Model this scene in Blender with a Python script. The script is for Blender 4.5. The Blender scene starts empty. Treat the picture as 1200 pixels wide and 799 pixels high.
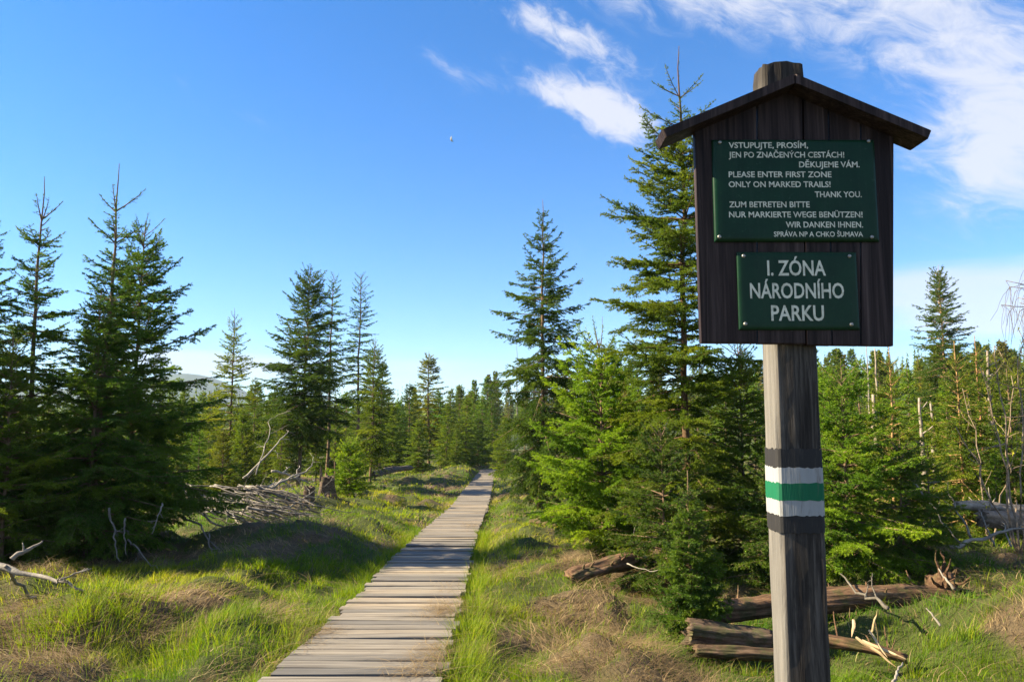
import bpy, math, random
import numpy as np
from mathutils import Vector, Matrix

R = math.radians
scene = bpy.context.scene
COL = scene.collection

# ------------------------------------------------------------------ camera
FPX, PITCH, CAMZ = 867.0, R(5.95), 1.6
cam_d = bpy.data.cameras.new('camera')
cam_d.sensor_fit = 'HORIZONTAL'; cam_d.sensor_width = 36.0
cam_d.lens = 36.0 * FPX / 1200.0
cam_d.clip_start = 0.05; cam_d.clip_end = 9000
cam = bpy.data.objects.new('camera', cam_d); COL.objects.link(cam)
cam.location = (0, 0, CAMZ); cam.rotation_euler = (R(90) + PITCH, 0, 0)
scene.camera = cam

# ------------------------------------------------------------------ light
SUN_AZ, SUN_EL = R(-90), R(33)          # azimuth clockwise from +Y
sun_vec = Vector((math.sin(SUN_AZ) * math.cos(SUN_EL), math.cos(SUN_AZ) * math.cos(SUN_EL), math.sin(SUN_EL)))
sd = bpy.data.lights.new('sun', 'SUN'); sd.energy = 5.0; sd.angle = R(0.5); sd.color = (1.0, 0.85, 0.58)
so = bpy.data.objects.new('sun', sd); COL.objects.link(so)
so.rotation_euler = sun_vec.to_track_quat('Z', 'Y').to_euler(); so.location = (-30, 0, 30)

scene.view_settings.view_transform = 'Standard'
scene.view_settings.look = 'None'
scene.view_settings.exposure = 1.93
scene.view_settings.gamma = 1.0
scene.view_settings.use_curve_mapping = False
scene.cycles.use_denoising = True
scene.cycles.max_bounces = 6
scene.cycles.diffuse_bounces = 3
scene.cycles.transmission_bounces = 3
scene.cycles.transparent_max_bounces = 4
scene.cycles.volume_bounces = 0

world = bpy.data.worlds.new('World'); scene.world = world; world.use_nodes = True
def build_world():
    nt = world.node_tree; nt.nodes.clear(); L = nt.links
    N = lambda t: nt.nodes.new(t)
    def val(x): return x
    def m(op, a, b=None, c=None, clamp=False):
        n = N('ShaderNodeMath'); n.operation = op; n.use_clamp = clamp
        for i, v in enumerate((a, b, c)):
            if v is None: continue
            if isinstance(v, (int, float)): n.inputs[i].default_value = v
            else: L.new(v, n.inputs[i])
        return n.outputs[0]
    out = N('ShaderNodeOutputWorld'); bg = N('ShaderNodeBackground')
    sky = N('ShaderNodeTexSky'); sky.sky_type = 'NISHITA'; sky.sun_disc = False
    sky.sun_elevation = SUN_EL; sky.sun_rotation = SUN_AZ
    sky.altitude = 1100; sky.air_density = 1.0; sky.dust_density = 0.25; sky.ozone_density = 2.2
    hs = N('ShaderNodeHueSaturation'); hs.inputs['Saturation'].default_value = 1.36; hs.inputs['Value'].default_value = 1.0
    hs.inputs['Hue'].default_value = 0.505
    L.new(sky.outputs[0], hs.inputs['Color'])
    tc = N('ShaderNodeTexCoord'); sx = N('ShaderNodeSeparateXYZ'); L.new(tc.outputs['Generated'], sx.inputs[0])
    az = m('MULTIPLY', m('ARCTAN2', sx.outputs[0], sx.outputs[1]), 57.29578)
    el = m('MULTIPLY', m('ARCSINE', sx.outputs[2]), 57.29578)
    # wisps: noise in an azimuth / elevation plane, streaked along the wind
    def noise(ax, ay, rot, scale, det, rough, seed, dist=0.0):
        c, s = math.cos(R(rot)), math.sin(R(rot))
        u = m('ADD', m('MULTIPLY', az, c / ax), m('MULTIPLY', el, s / ax))
        v = m('ADD', m('MULTIPLY', az, -s / ay), m('MULTIPLY', el, c / ay))
        cb = N('ShaderNodeCombineXYZ'); L.new(u, cb.inputs[0]); L.new(v, cb.inputs[1]); cb.inputs[2].default_value = seed
        n = N('ShaderNodeTexNoise'); n.inputs['Scale'].default_value = scale; n.inputs['Detail'].default_value = det
        n.inputs['Roughness'].default_value = rough; n.inputs['Distortion'].default_value = dist
        L.new(cb.outputs[0], n.inputs['Vector']); return n.outputs[0]
    wisp = noise(4.2, 1.7, -24, 1.0, 9, 0.66, 3.1, 0.7)
    puff = noise(2.2, 1.2, -27, 1.0, 9, 0.62, 7.7, 0.5)
    flat = noise(9.0, 1.3, -3, 1.0, 5, 0.55, 1.9, 0.3)
    def ang(px, py):
        cx, cz = (px - 600) / FPX, (399.5 - py) / FPX
        y = math.cos(PITCH) - cz * math.sin(PITCH); z = math.sin(PITCH) + cz * math.cos(PITCH)
        return math.degrees(math.atan2(cx, y)), math.degrees(math.atan2(z, math.hypot(cx, y)))
    def blob(px, py, rx, ry, rot, amp):
        a0, e0 = ang(px, py); k = 57.3 / FPX
        c, s = math.cos(R(rot)), math.sin(R(rot))
        da, de = m('SUBTRACT', az, a0), m('SUBTRACT', el, e0)
        u = m('ADD', m('MULTIPLY', da, c / (rx * k)), m('MULTIPLY', de, s / (rx * k)))
        v = m('ADD', m('MULTIPLY', da, -s / (ry * k)), m('MULTIPLY', de, c / (ry * k)))
        q = m('ADD', m('MULTIPLY', u, u), m('MULTIPLY', v, v))
        return m('MULTIPLY', m('EXPONENT', m('MULTIPLY', q, -1.0)), amp)
    def total(bl):
        t = None
        for b in bl:
            x = blob(*b); t = x if t is None else m('ADD', t, x)
        return t
    def ramp(x, lo, hi):
        n = N('ShaderNodeMapRange'); n.interpolation_type = 'SMOOTHSTEP'; L.new(x, n.inputs[0])
        n.inputs[1].default_value = lo; n.inputs[2].default_value = hi
        return n.outputs[0]
    b_puff = total([(715, 133, 60, 24, -27, 1.12), (655, 110, 56, 14, -22, .62), (692, 52, 70, 18, -24, .58), (632, 26, 56, 16, -16, .48)])
    b_wisp = total([(960, 5, 230, 40, -8, .56), (1130, 60, 110, 52, -20, .80), (1165, 155, 50, 70, -60, .95), (1200, 205, 60, 50, 0, .6), (830, 0, 110, 20, -8, .4),
                    (515, 70, 50, 12, -35, .34), (575, 97, 46, 9, -12, .30), (285, 136, 46, 8, -10, .26), (230, 98, 40, 7, -4, .16)])
    b_flat = total([(1120, 335, 130, 28, 0, 1.1), (1180, 376, 100, 18, 0, .9), (265, 430, 95, 15, 0, 1.05), (190, 418, 70, 10, 0, .6), (480, 425, 120, 9, 0, .45), (500, 408, 20, 2.5, 0, .5), (640, 275, 46, 5, 0, .28), (1095, 258, 40, 12, -10, .3), (500, 436, 70, 8, 0, .35)])
    cp = ramp(m('ADD', b_puff, m('MULTIPLY', m('SUBTRACT', puff, .5), 1.8)), .08, 1.0)
    cp = m('MULTIPLY', cp, m('MINIMUM', m('MULTIPLY', b_puff, 3.0), 1.0))
    cw = ramp(m('ADD', b_wisp, m('MULTIPLY', m('SUBTRACT', wisp, .5), 2.3)), .10, 1.30)
    cw = m('MULTIPLY', cw, m('MINIMUM', m('MULTIPLY', b_wisp, 2.4), 1.0))
    cf = ramp(m('ADD', b_flat, m('MULTIPLY', m('SUBTRACT', flat, .5), 0.9)), .18, .95)
    cf = m('MULTIPLY', cf, m('MINIMUM', m('MULTIPLY', b_flat, 2.4), 1.0))
    cloud = m('MINIMUM', m('ADD', m('ADD', m('MULTIPLY', cp, .9), m('MULTIPLY', cw, .86)), m('MULTIPLY', cf, .70)), .92)
    front = m('GREATER_THAN', sx.outputs[1], 0.0)
    # unseen broken cloud added behind the viewer as fill light for shaded sides
    rear_fill = ramp(noise(24, 14, 10, 1.0, 5, .6, 4.4, .4), .36, .62)
    cloud = m('ADD', m('MULTIPLY', cloud, front), m('MULTIPLY', m('MULTIPLY', rear_fill, .8), m('SUBTRACT', 1.0, front)))
    low = N('ShaderNodeMix'); low.data_type = 'RGBA'; low.blend_type = 'MULTIPLY'
    L.new(m('EXPONENT', m('MULTIPLY', m('ABSOLUTE', el), -1 / 11.0)), low.inputs['Factor'])
    L.new(hs.outputs[0], low.inputs['A']); low.inputs['B'].default_value = (.47, .67, .93, 1)
    mix = N('ShaderNodeMix'); mix.data_type = 'RGBA'
    L.new(cloud, mix.inputs['Factor']); L.new(low.outputs['Result'], mix.inputs['A'])
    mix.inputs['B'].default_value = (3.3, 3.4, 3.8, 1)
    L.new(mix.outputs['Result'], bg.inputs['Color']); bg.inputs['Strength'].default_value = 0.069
    L.new(bg.outputs[0], out.inputs['Surface'])
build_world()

# ------------------------------------------------------------------ helpers
def ray(px, py):
    cx, cz = (px - 600) / FPX, (399.5 - py) / FPX
    return np.array((cx, math.cos(PITCH) - cz * math.sin(PITCH), math.sin(PITCH) + cz * math.cos(PITCH)))
def P(px, py, Y):                       # photo pixel at world depth Y
    d = ray(px, py); t = Y / d[1]
    return np.array((t * d[0], Y, CAMZ + t * d[2]))

def _h(ix, iy, seed):
    n = (ix.astype(np.int64) * 374761393 + iy.astype(np.int64) * 668265263 + seed * 974634541) & 0x7fffffff
    n = ((n ^ (n >> 13)) * 1274126177) & 0x7fffffff
    n = (n ^ (n >> 16)) & 0xffff
    return n / 65535.0
def vnoise(x, y, seed=0):
    x = np.asarray(x, float); y = np.asarray(y, float)
    ix, iy = np.floor(x), np.floor(y); fx, fy = x - ix, y - iy
    fx = fx * fx * (3 - 2 * fx); fy = fy * fy * (3 - 2 * fy)
    a, b = _h(ix, iy, seed), _h(ix + 1, iy, seed); c, d = _h(ix, iy + 1, seed), _h(ix + 1, iy + 1, seed)
    return (a * (1 - fx) + b * fx) * (1 - fy) + (c * (1 - fx) + d * fx) * fy
def fbm(x, y, seed=0, o=3):
    t, a, s = 0, .5, 0
    for k in range(o):
        t = t + a * vnoise(x * 2 ** k, y * 2 ** k, seed + k * 17); s += a; a *= .5
    return t / s
def sstep(a, b, x):
    t = np.clip((x - a) / (b - a), 0, 1); return t * t * (3 - 2 * t)

def mesh_from(name, V, F, mat, attrs=None, smooth=False):
    """V (n,3); F list of (k,3) / (k,4) index arrays"""
    me = bpy.data.meshes.new(name)
    V = np.asarray(V, np.float32)
    if not isinstance(F, (list, tuple)): F = [F]
    F = [np.asarray(f, np.int32) for f in F if len(f)]
    nl = sum(f.size for f in F); npoly = sum(len(f) for f in F)
    me.vertices.add(len(V)); me.vertices.foreach_set('co', V.ravel())
    me.loops.add(nl); me.loops.foreach_set('vertex_index', np.concatenate([f.ravel() for f in F]))
    me.polygons.add(npoly)
    tot = np.concatenate([np.full(len(f), f.shape[1], np.int32) for f in F])
    st = np.zeros(npoly, np.int32); st[1:] = np.cumsum(tot)[:-1]
    me.polygons.foreach_set('loop_start', st)
    if smooth: me.polygons.foreach_set('use_smooth', np.ones(npoly, bool))
    else: me.polygons.foreach_set('use_smooth', np.zeros(npoly, bool))
    for k, a in (attrs or {}).items():
        at = me.attributes.new(k, 'FLOAT', 'POINT'); at.data.foreach_set('value', np.asarray(a, np.float32))
    me.update(calc_edges=True)
    if mat: me.materials.append(mat)
    return me
def link(name, me, parent=None):
    o = bpy.data.objects.new(name, me); COL.objects.link(o)
    if parent: o.parent = parent
    return o
def tag(o, label=None, cat=None, group=None, kind=None):
    if label: o['label'] = label
    if cat: o['category'] = cat
    if group: o['group'] = group
    if kind: o['kind'] = kind
    return o
def thing(name, label, cat, loc=(0, 0, 0), rz=0, group=None):
    o = bpy.data.objects.new(name, None); COL.objects.link(o); o.empty_display_size = .1
    o.location = loc; o.rotation_euler = (0, 0, rz)
    return tag(o, label, cat, group)
def dup(root, loc, rz, sc, label, group=None, color=None):
    r = root.copy(); COL.objects.link(r); r.location = loc; r.rotation_euler = (0, 0, rz); r.scale = (sc[0], sc[0], sc[1])
    r['label'] = label
    if group: r['group'] = group
    for ch in root.children:
        c = ch.copy(); COL.objects.link(c); c.parent = r
        if color: c.color = color
    return r
class Geo:                              # collects verts / faces
    def __init__(s): s.V, s.T, s.Q, s.A, s.n = [], [], [], [], 0
    def add(s, v, t=None, q=None, a=None):
        v = np.asarray(v, float).reshape(-1, 3)
        if t is not None and len(t): s.T.append(np.asarray(t) + s.n)
        if q is not None and len(q): s.Q.append(np.asarray(q) + s.n)
        s.V.append(v); s.A.append(np.full(len(v), .5) if a is None else np.broadcast_to(np.asarray(a, float), (len(v),))); s.n += len(v)
    def mesh(s, name, mat, smooth=False):
        F = []
        if s.T: F.append(np.concatenate(s.T))
        if s.Q: F.append(np.concatenate(s.Q))
        return mesh_from(name, np.concatenate(s.V), F, mat, {'tint': np.concatenate(s.A)}, smooth)
def nrm(v): return v / np.maximum(np.linalg.norm(v, axis=-1, keepdims=True), 1e-9)
def tubes(Pt, Rd, m, cap=True):
    """Pt (B,n,3), Rd (B,n) -> verts, quads, tris"""
    Pt = np.asarray(Pt, float); Rd = np.asarray(Rd, float)
    B, n, _ = Pt.shape
    T = nrm(np.gradient(Pt, axis=1))
    ref = np.where(np.abs(T[..., 2:3]) < .93, np.array((0, 0, 1.)), np.array((1., 0, 0)))
    U = nrm(np.cross(T, ref)); W = np.cross(T, U)
    a = np.arange(m) / m * 2 * math.pi
    V = Pt[:, :, None, :] + Rd[:, :, None, None] * (np.cos(a)[None, None, :, None] * U[:, :, None, :] + np.sin(a)[None, None, :, None] * W[:, :, None, :])
    b, i, j = np.meshgrid(np.arange(B), np.arange(n - 1), np.arange(m), indexing='ij')
    base = b * n * m; j2 = (j + 1) % m
    Q = np.stack([base + i * m + j, base + i * m + j2, base + (i + 1) * m + j2, base + (i + 1) * m + j], -1).reshape(-1, 4)
    Tt = np.zeros((0, 3), int)
    if cap and m >= 3:
        fans = []
        bb = np.arange(B) * n * m
        for k in range(1, m - 1):
            fans.append(np.stack([bb, bb + k + 1, bb + k], -1)); e = bb + (n - 1) * m
            fans.append(np.stack([e, e + k, e + k + 1], -1))
        Tt = np.concatenate(fans)
    return V.reshape(-1, 3), Q, Tt

# ------------------------------------------------------------------ materials
def material(name, fn, rough=.85):
    mt = bpy.data.materials.new(name); mt.use_nodes = True
    nt = mt.node_tree; nt.nodes.clear()
    out = nt.nodes.new('ShaderNodeOutputMaterial'); bs = nt.nodes.new('ShaderNodeBsdfPrincipled')
    bs.inputs['Roughness'].default_value = rough
    bs.inputs['Specular IOR Level'].default_value = .25
    nt.links.new(bs.outputs[0], out.inputs[0])
    fn(NB(nt), bs, out); return mt
class NB:
    def __init__(s, nt): s.nt = nt; s.L = nt.links
    def new(s, t): return s.nt.nodes.new(t)
    def attr(s, name):
        n = s.new('ShaderNodeAttribute'); n.attribute_name = name; return n.outputs['Fac']
    def coord(s, scale=(1, 1, 1), kind='Object', rot=(0, 0, 0)):
        t = s.new('ShaderNodeTexCoord'); mp = s.new('ShaderNodeMapping'); mp.inputs['Scale'].default_value = scale
        mp.inputs['Rotation'].default_value = rot
        s.L.new(t.outputs[kind], mp.inputs[0]); return mp.outputs[0]
    def noise(s, vec, scale=5, det=4, rough=.55, dist=0):
        n = s.new('ShaderNodeTexNoise'); s.L.new(vec, n.inputs['Vector'])
        n.inputs['Scale'].default_value = scale; n.inputs['Detail'].default_value = det
        n.inputs['Roughness'].default_value = rough; n.inputs['Distortion'].default_value = dist
        return n.outputs[0]
    def ramp(s, fac, stops):
        n = s.new('ShaderNodeValToRGB'); s.L.new(fac, n.inputs[0]); e = n.color_ramp.elements
        while len(e) < len(stops): e.new(.5)
        for x, (p, c) in zip(e, stops): x.position = p; x.color = (*c, 1) if len(c) == 3 else c
        return n.outputs[0]
    def mix(s, fac, a, b, mode='MIX'):
        n = s.new('ShaderNodeMix'); n.data_type = 'RGBA'; n.blend_type = mode
        for k, v in (('Factor', fac), ('A', a), ('B', b)):
            if isinstance(v, (int, float)): n.inputs[k].default_value = v if k == 'Factor' else (v, v, v, 1)
            elif isinstance(v, tuple): n.inputs[k].default_value = (*v, 1)
            else: s.L.new(v, n.inputs[k])
        return n.outputs['Result']
    def math(s, op, a, b=0.0, clamp=False):
        n = s.new('ShaderNodeMath'); n.operation = op; n.use_clamp = clamp
        for i, v in enumerate((a, b)):
            if isinstance(v, (int, float)): n.inputs[i].default_value = v
            else: s.L.new(v, n.inputs[i])
        return n.outputs[0]
    def bump(s, bs, h, strength=.4, dist=.01):
        n = s.new('ShaderNodeBump'); n.inputs['Strength'].default_value = strength; n.inputs['Distance'].default_value = dist
        s.L.new(h, n.inputs['Height']); s.L.new(n.outputs[0], bs.inputs['Normal'])
    def to(s, bs, col, key='Base Color'): s.L.new(col, bs.inputs[key])

def m_leafy(name, stops, transl=.35, rough=.6, tcol=(1.15, 1.2, .6)):
    """thin leaves: tint ramp * object colour, part of the light passing through"""
    def f(nb, bs, out):
        c = nb.ramp(nb.attr('tint'), stops)
        oi = nb.new('ShaderNodeObjectInfo')
        c = nb.mix(1.0, c, oi.outputs['Color'], 'MULTIPLY')
        nb.to(bs, c); bs.inputs['Roughness'].default_value = rough
        tr = nb.new('ShaderNodeBsdfTranslucent'); c2 = nb.mix(1.0, c, tcol, 'MULTIPLY'); nb.L.new(c2, tr.inputs[0])
        mx = nb.new('ShaderNodeMixShader'); mx.inputs[0].default_value = transl
        nb.L.new(bs.outputs[0], mx.inputs[1]); nb.L.new(tr.outputs[0], mx.inputs[2]); nb.L.new(mx.outputs[0], out.inputs[0])
    return material(name, f)
M = {}
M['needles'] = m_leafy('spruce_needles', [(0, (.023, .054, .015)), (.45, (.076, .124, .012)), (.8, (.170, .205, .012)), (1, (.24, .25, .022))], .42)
M['grass'] = m_leafy('grass', [(0, (.050, .125, .008)), (.5, (.155, .235, .007)), (.85, (.30, .31, .012)), (1, (.36, .31, .05))], .50)
M['straw'] = m_leafy('straw', [(0, (.085, .055, .026)), (.5, (.23, .16, .078)), (1, (.42, .32, .165))], .25, .7, (1.1, 1.0, .8))
def f(nb, bs, out):
    v = nb.coord((1, 1, 1)); n = nb.noise(v, 22, 5, .65); n2 = nb.noise(nb.coord((1, 1, .25)), 40, 3, .6)
    c = nb.ramp(n, [(.25, (.085, .055, .036)), (.55, (.19, .125, .075)), (.8, (.30, .225, .15))])
    c = nb.mix(.5, c, nb.ramp(n2, [(.3, (.45, .45, .45)), (.7, (1, 1, 1))]), 'MULTIPLY')
    oi = nb.new('ShaderNodeObjectInfo'); nb.to(bs, nb.mix(1.0, c, oi.outputs['Color'], 'MULTIPLY')); nb.bump(bs, n2, .6, .01)
M['bark'] = material('spruce_bark', f, .9)
def f(nb, bs, out):
    n = nb.noise(nb.coord((1, 1, 1)), 9, 6, .65); n2 = nb.noise(nb.coord((1, 1, 1)), 60, 3, .6)
    c = nb.ramp(n, [(.25, (.075, .064, .054)), (.5, (.15, .133, .115)), (.75, (.23, .208, .182))])
    c = nb.mix(.5, c, nb.ramp(n2, [(.3, (.4, .4, .4)), (.65, (1, 1, 1))]), 'MULTIPLY')
    oi = nb.new('ShaderNodeObjectInfo'); nb.to(bs, nb.mix(1.0, c, oi.outputs['Color'], 'MULTIPLY')); nb.bump(bs, n2, .5, .01)
M['deadwood'] = material('grey_deadwood', f, .85)
def f(nb, bs, out):
    v = nb.coord((.9, 26, 26)); n = nb.noise(v, 1.6, 6, .62, .4); fine = nb.noise(nb.coord((3, 120, 120)), 1.0, 3, .6)
    t = nb.attr('tint')
    c = nb.ramp(n, [(.28, (.115, .100, .086)), (.5, (.225, .203, .176)), (.72, (.32, .290, .25))])
    c = nb.mix(.55, c, nb.ramp(fine, [(.32, (.5, .48, .46)), (.6, (1, 1, 1))]), 'MULTIPLY')
    c = nb.mix(1.0, c, nb.ramp(t, [(0, (.50, .52, .56)), (.5, (.92, .91, .88)), (1, (1.35, 1.22, 1.02))]), 'MULTIPLY')
    spots = nb.noise(nb.coord((1, 1, 1)), 3.2, 5, .7)
    c = nb.mix(nb.math('MULTIPLY', nb.ramp(spots, [(.55, (0, 0, 0)), (.75, (1, 1, 1))]), .45), c, (.10, .085, .07))
    nb.to(bs, c); nb.bump(bs, nb.math('ADD', nb.math('MULTIPLY', fine, .5), n), .5, .006)
M['plank'] = material('weathered_planks', f, .8)
def f(nb, bs, out):
    n = nb.noise(nb.coord((30, 30, 1.6)), 1.5, 7, .68, .9); fine = nb.noise(nb.coord((120, 120, 7)), 1.0, 4, .7)
    big = nb.noise(nb.coord((1, 1, 1)), 5, 4, .6)
    c = nb.ramp(n, [(.34, (.012, .009, .008)), (.5, (.038, .031, .026)), (.68, (.11, .094, .08))])
    c = nb.mix(.75, c, nb.ramp(fine, [(.36, (.3, .28, .27)), (.62, (1.2, 1.2, 1.2))]), 'MULTIPLY')
    c = nb.mix(nb.math('MULTIPLY', nb.ramp(big, [(.5, (0, 0, 0)), (.7, (1, 1, 1))]), .4), c, (.07, .06, .055))
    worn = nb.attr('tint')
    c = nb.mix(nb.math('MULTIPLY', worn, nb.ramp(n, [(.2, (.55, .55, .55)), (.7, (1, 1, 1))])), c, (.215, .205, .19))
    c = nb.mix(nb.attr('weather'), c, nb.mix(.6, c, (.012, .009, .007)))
    nb.to(bs, c); nb.bump(bs, nb.math('ADD', nb.math('MULTIPLY', fine, .6), n), .7, .006)
M['post'] = material('weathered_post_wood', f, .85)
def f(nb, bs, out):
    n = nb.noise(nb.coord((30, 30, 1.1)), 1.4, 6, .62, .8); fine = nb.noise(nb.coord((150, 150, 4)), 1.0, 3, .6)
    c = nb.ramp(n, [(.28, (.008, .0052, .0055)), (.48, (.024, .0155, .0150)), (.62, (.046, .031, .029)), (.8, (.11, .082, .074))])
    c = nb.mix(.6, c, nb.ramp(fine, [(.33, (.4, .4, .4)), (.6, (1.1, 1.1, 1.1))]), 'MULTIPLY')
    nb.to(bs, c); nb.bump(bs, nb.math('ADD', nb.math('MULTIPLY', fine, .6), n), .6, .004); bs.inputs['Specular IOR Level'].default_value = .12
M['darkwood'] = material('dark_stained_boards', f, .6)
def f(nb, bs, out):
    n = nb.noise(nb.coord((1, 1, 1)), 16, 5, .6); n2 = nb.noise(nb.coord((1, 1, 1)), 90, 3, .6)
    c = nb.ramp(n, [(.3, (.003, .020, .0085)), (.7, (.005, .031, .013))])
    c = nb.mix(nb.math('MULTIPLY', nb.ramp(n2, [(.62, (0, 0, 0)), (.75, (1, 1, 1))]), .25), c, (.05, .09, .06))
    run = nb.noise(nb.coord((60, 60, 4)), 1.0, 5, .65); c = nb.mix(nb.math('MULTIPLY', nb.ramp(run, [(.5, (0, 0, 0)), (.75, (1, 1, 1))]), .35), c, (.022, .040, .026))
    nb.to(bs, c); bs.inputs['Roughness'].default_value = .34; bs.inputs['Specular IOR Level'].default_value = .16
M['enamel'] = material('green_enamel', f, .4)
def f(nb, bs, out):
    n = nb.noise(nb.coord((1, 1, 1)), 60, 4, .65)
    nb.to(bs, nb.ramp(n, [(.3, (.36, .36, .28)), (.55, (.58, .57, .46))]))
M['lettering'] = material('pale_lettering', f, .6)
def f(nb, bs, out):
    n = nb.noise(nb.coord((1, 1, 1)), 300, 3, .6); nb.to(bs, nb.ramp(n, [(.3, (.12, .11, .10)), (.6, (.34, .33, .31))]))
    bs.inputs['Metallic'].default_value = .7
M['screw'] = material('screw_metal', f, .4)
def m_paint(name, col, wear):
    def f(nb, bs, out):
        n = nb.noise(nb.coord((22, 22, 3)), 3, 6, .7); n3 = nb.noise(nb.coord((60, 60, 6)), 1.3, 3, .6)
        c = nb.mix(nb.math('MULTIPLY', nb.ramp(n, [(.56, (0, 0, 0)), (.68, (1, 1, 1))]), wear), col, (.14, .12, .10))
        c = nb.mix(.4, c, nb.ramp(n3, [(.3, (.7, .7, .7)), (.6, (1, 1, 1))]), 'MULTIPLY')
        nb.to(bs, c); nb.bump(bs, n3, .5, .004)
    return material(name, f, .7)
M['white_paint'] = m_paint('white_paint', (.26, .265, .27), .8)
M['green_paint'] = m_paint('green_paint', (.003, .10, .045), .25)
M['dark_paint'] = m_paint('dark_grey_paint', (.018, .017, .018), .15)
def f(nb, bs, out):
    n = nb.noise(nb.coord((1, 1, 1)), 7, 6, .7); n2 = nb.noise(nb.coord((4, 4, 1)), 30, 4, .7); d = nb.attr('tint')
    green = nb.ramp(n2, [(.3, (.030, .040, .010)), (.5, (.065, .085, .016)), (.7, (.12, .11, .04))])
    straw = nb.ramp(n2, [(.25, (.045, .032, .02)), (.5, (.125, .09, .05)), (.75, (.22, .165, .09))])
    c = nb.mix(d, green, straw)
    far = nb.attr('far'); c = nb.mix(far, c, nb.ramp(n, [(.3, (.016, .034, .013)), (.7, (.04, .065, .022))]))
    nb.to(bs, c); nb.bump(bs, n2, .8, .04)
M['ground'] = material('moorland_ground', f, .95)
def f(nb, bs, out):
    n = nb.noise(nb.coord((1, 14, 14)), 2.0, 6, .65); n2 = nb.noise(nb.coord((2, 40, 40)), 1.0, 3, .6)
    c = nb.ramp(n, [(.25, (.05, .032, .022)), (.5, (.15, .10, .066)), (.75, (.29, .22, .155))])
    c = nb.mix(.6, c, nb.ramp(n2, [(.3, (.4, .4, .4)), (.65, (1, 1, 1))]), 'MULTIPLY')
    oi = nb.new('ShaderNodeObjectInfo'); c = nb.mix(1.0, c, oi.outputs['Color'], 'MULTIPLY')
    moss = nb.noise(nb.coord((1, 1, 1)), 6, 5, .7); c = nb.mix(nb.math('MULTIPLY', nb.ramp(moss, [(.52, (0, 0, 0)), (.62, (1, 1, 1))]), .6), c, (.045, .06, .016))
    blot = nb.noise(nb.coord((3, 8, 8)), 4, 5, .7); c = nb.mix(.7, c, nb.ramp(blot, [(.35, (.35, .33, .32)), (.6, (1.1, 1.1, 1.1))]), 'MULTIPLY')
    nb.to(bs, c); nb.bump(bs, n2, .8, .015)
M['log'] = material('rotting_log', f, .9)
def f(nb, bs, out):
    n = nb.noise(nb.coord((1, 1, 1)), 14, 5, .65)
    nb.to(bs, nb.ramp(n, [(.3, (.30, .20, .10)), (.6, (.52, .39, .23))]))
M['splinter'] = material('fresh_splintered_wood', f, .8)
def f(nb, bs, out): bs.inputs['Base Color'].default_value = (.17, .17, .17, 1)
M['moon'] = material('moon_rock', f, 1.0)

# ------------------------------------------------------------------ terrain
WY = np.array([-8, 0, 4.5, 7.4, 10.25, 14.1, 20.6, 51.2, 60.0])
WZ = np.array([.30, .20, .063, -.128, -.262, -.49, -.84, -1.89, -2.05])
WX = np.array([-.80, -.87, -.95, -1.013, -1.067, -1.17, -1.19, -1.634, -1.75])
def walk_z(y): return np.interp(y, WY, WZ)
def walk_x(y): return np.interp(y, WY, WX)
BUMPS = [  # x, y, rx, ry, h : mounds (+) and hollows (-)
    (3.9, 6.0, .9, .75, .42), (5.6, 7.8, 2.0, 1.2, .42), (2.6, 6.0, 1.3, .55, -.22), (2.2, 5.2, .8, .5, -.06),
    (-3.2, 6.0, .8, .6, .14), (-1.9, 5.6, .5, .45, .10), (-4.6, 7.6, 1.0, .7, .12), (.55, 5.2, .5, .4, .09),
    (-3.0, 11.5, .9, 3.4, .36), (-5.2, 19.0, 1.6, 6.0, .45), (-5.6, 22.0, 2.0, 3.0, .25), (-3.0, 40.0, 2.0, 7.0, .55), (.9, 9.0, .6, .7, .12), (-4.0, 14, 1.5, 2, .15), (1.4, 7.2, .6, .35, .10)]
def base_z(x, y):
    x = np.asarray(x, float); y = np.asarray(y, float)
    z = np.interp(y, [-20, -8, 0, 4.5, 7.4, 10.25, 14.1, 20.6, 51.2, 90, 160, 400, 4000], [.2, .2, .10, -.037, -.20, -.34, -.58, -.93, -1.98, -2.6, -3.2, -3, -3])
    r = np.hypot(x, y); az = np.degrees(np.arctan2(x, np.maximum(y, .01)))
    hill = sstep(2, 26, az) * (13 * sstep(60, 300, r) + 6 * sstep(300, 700, r)) + 5 * sstep(150, 400, r) * sstep(-16, 2, az)
    z = z + hill
    ridge = np.exp(-((az + 23.5) / 5.0) ** 2) * 118 + np.exp(-((az + 36.0) / 9) ** 2) * 95 + 40 * np.exp(-((az - 10) / 40.0) ** 2)
    z = z + ridge * sstep(1500, 2700, r) * (.88 + .24 * fbm(x / 300, y / 300, 5, 3))
    return z
def ground_z(x, y):
    x = np.asarray(x, float); y = np.asarray(y, float)
    z = base_z(x, y)
    for bx, by, rx, ry, h in BUMPS:
        z = z + h * np.exp(-((x - bx) / rx) ** 2 - ((y - by) / ry) ** 2)
    near = 1 - sstep(60, 120, np.hypot(x, y))
    dx = np.abs(x - walk_x(y)); off = sstep(.45, 1.3, dx); off = np.where(y > 52, 1, off)
    tus = (fbm(x * 1.7, y * 1.7, 3, 3) - .5) * .30 + (fbm(x * .45, y * .45, 11, 2) - .5) * .42
    tus = tus + .11 * sstep(.50, .80, vnoise(x * 2.1 + .5 * vnoise(x * 3, y * 3, 8), y * 2.1, 29)) + .05 * (vnoise(x * 5, y * 5, 31) - .5)
    z = z + tus * near * off - .03 * near * (1 - off)
    cap = walk_z(y) - .055 + sstep(.5, .95, dx) * .6
    return np.where((y < 52) & (dx < 1.2), np.minimum(z, cap), z)
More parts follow.
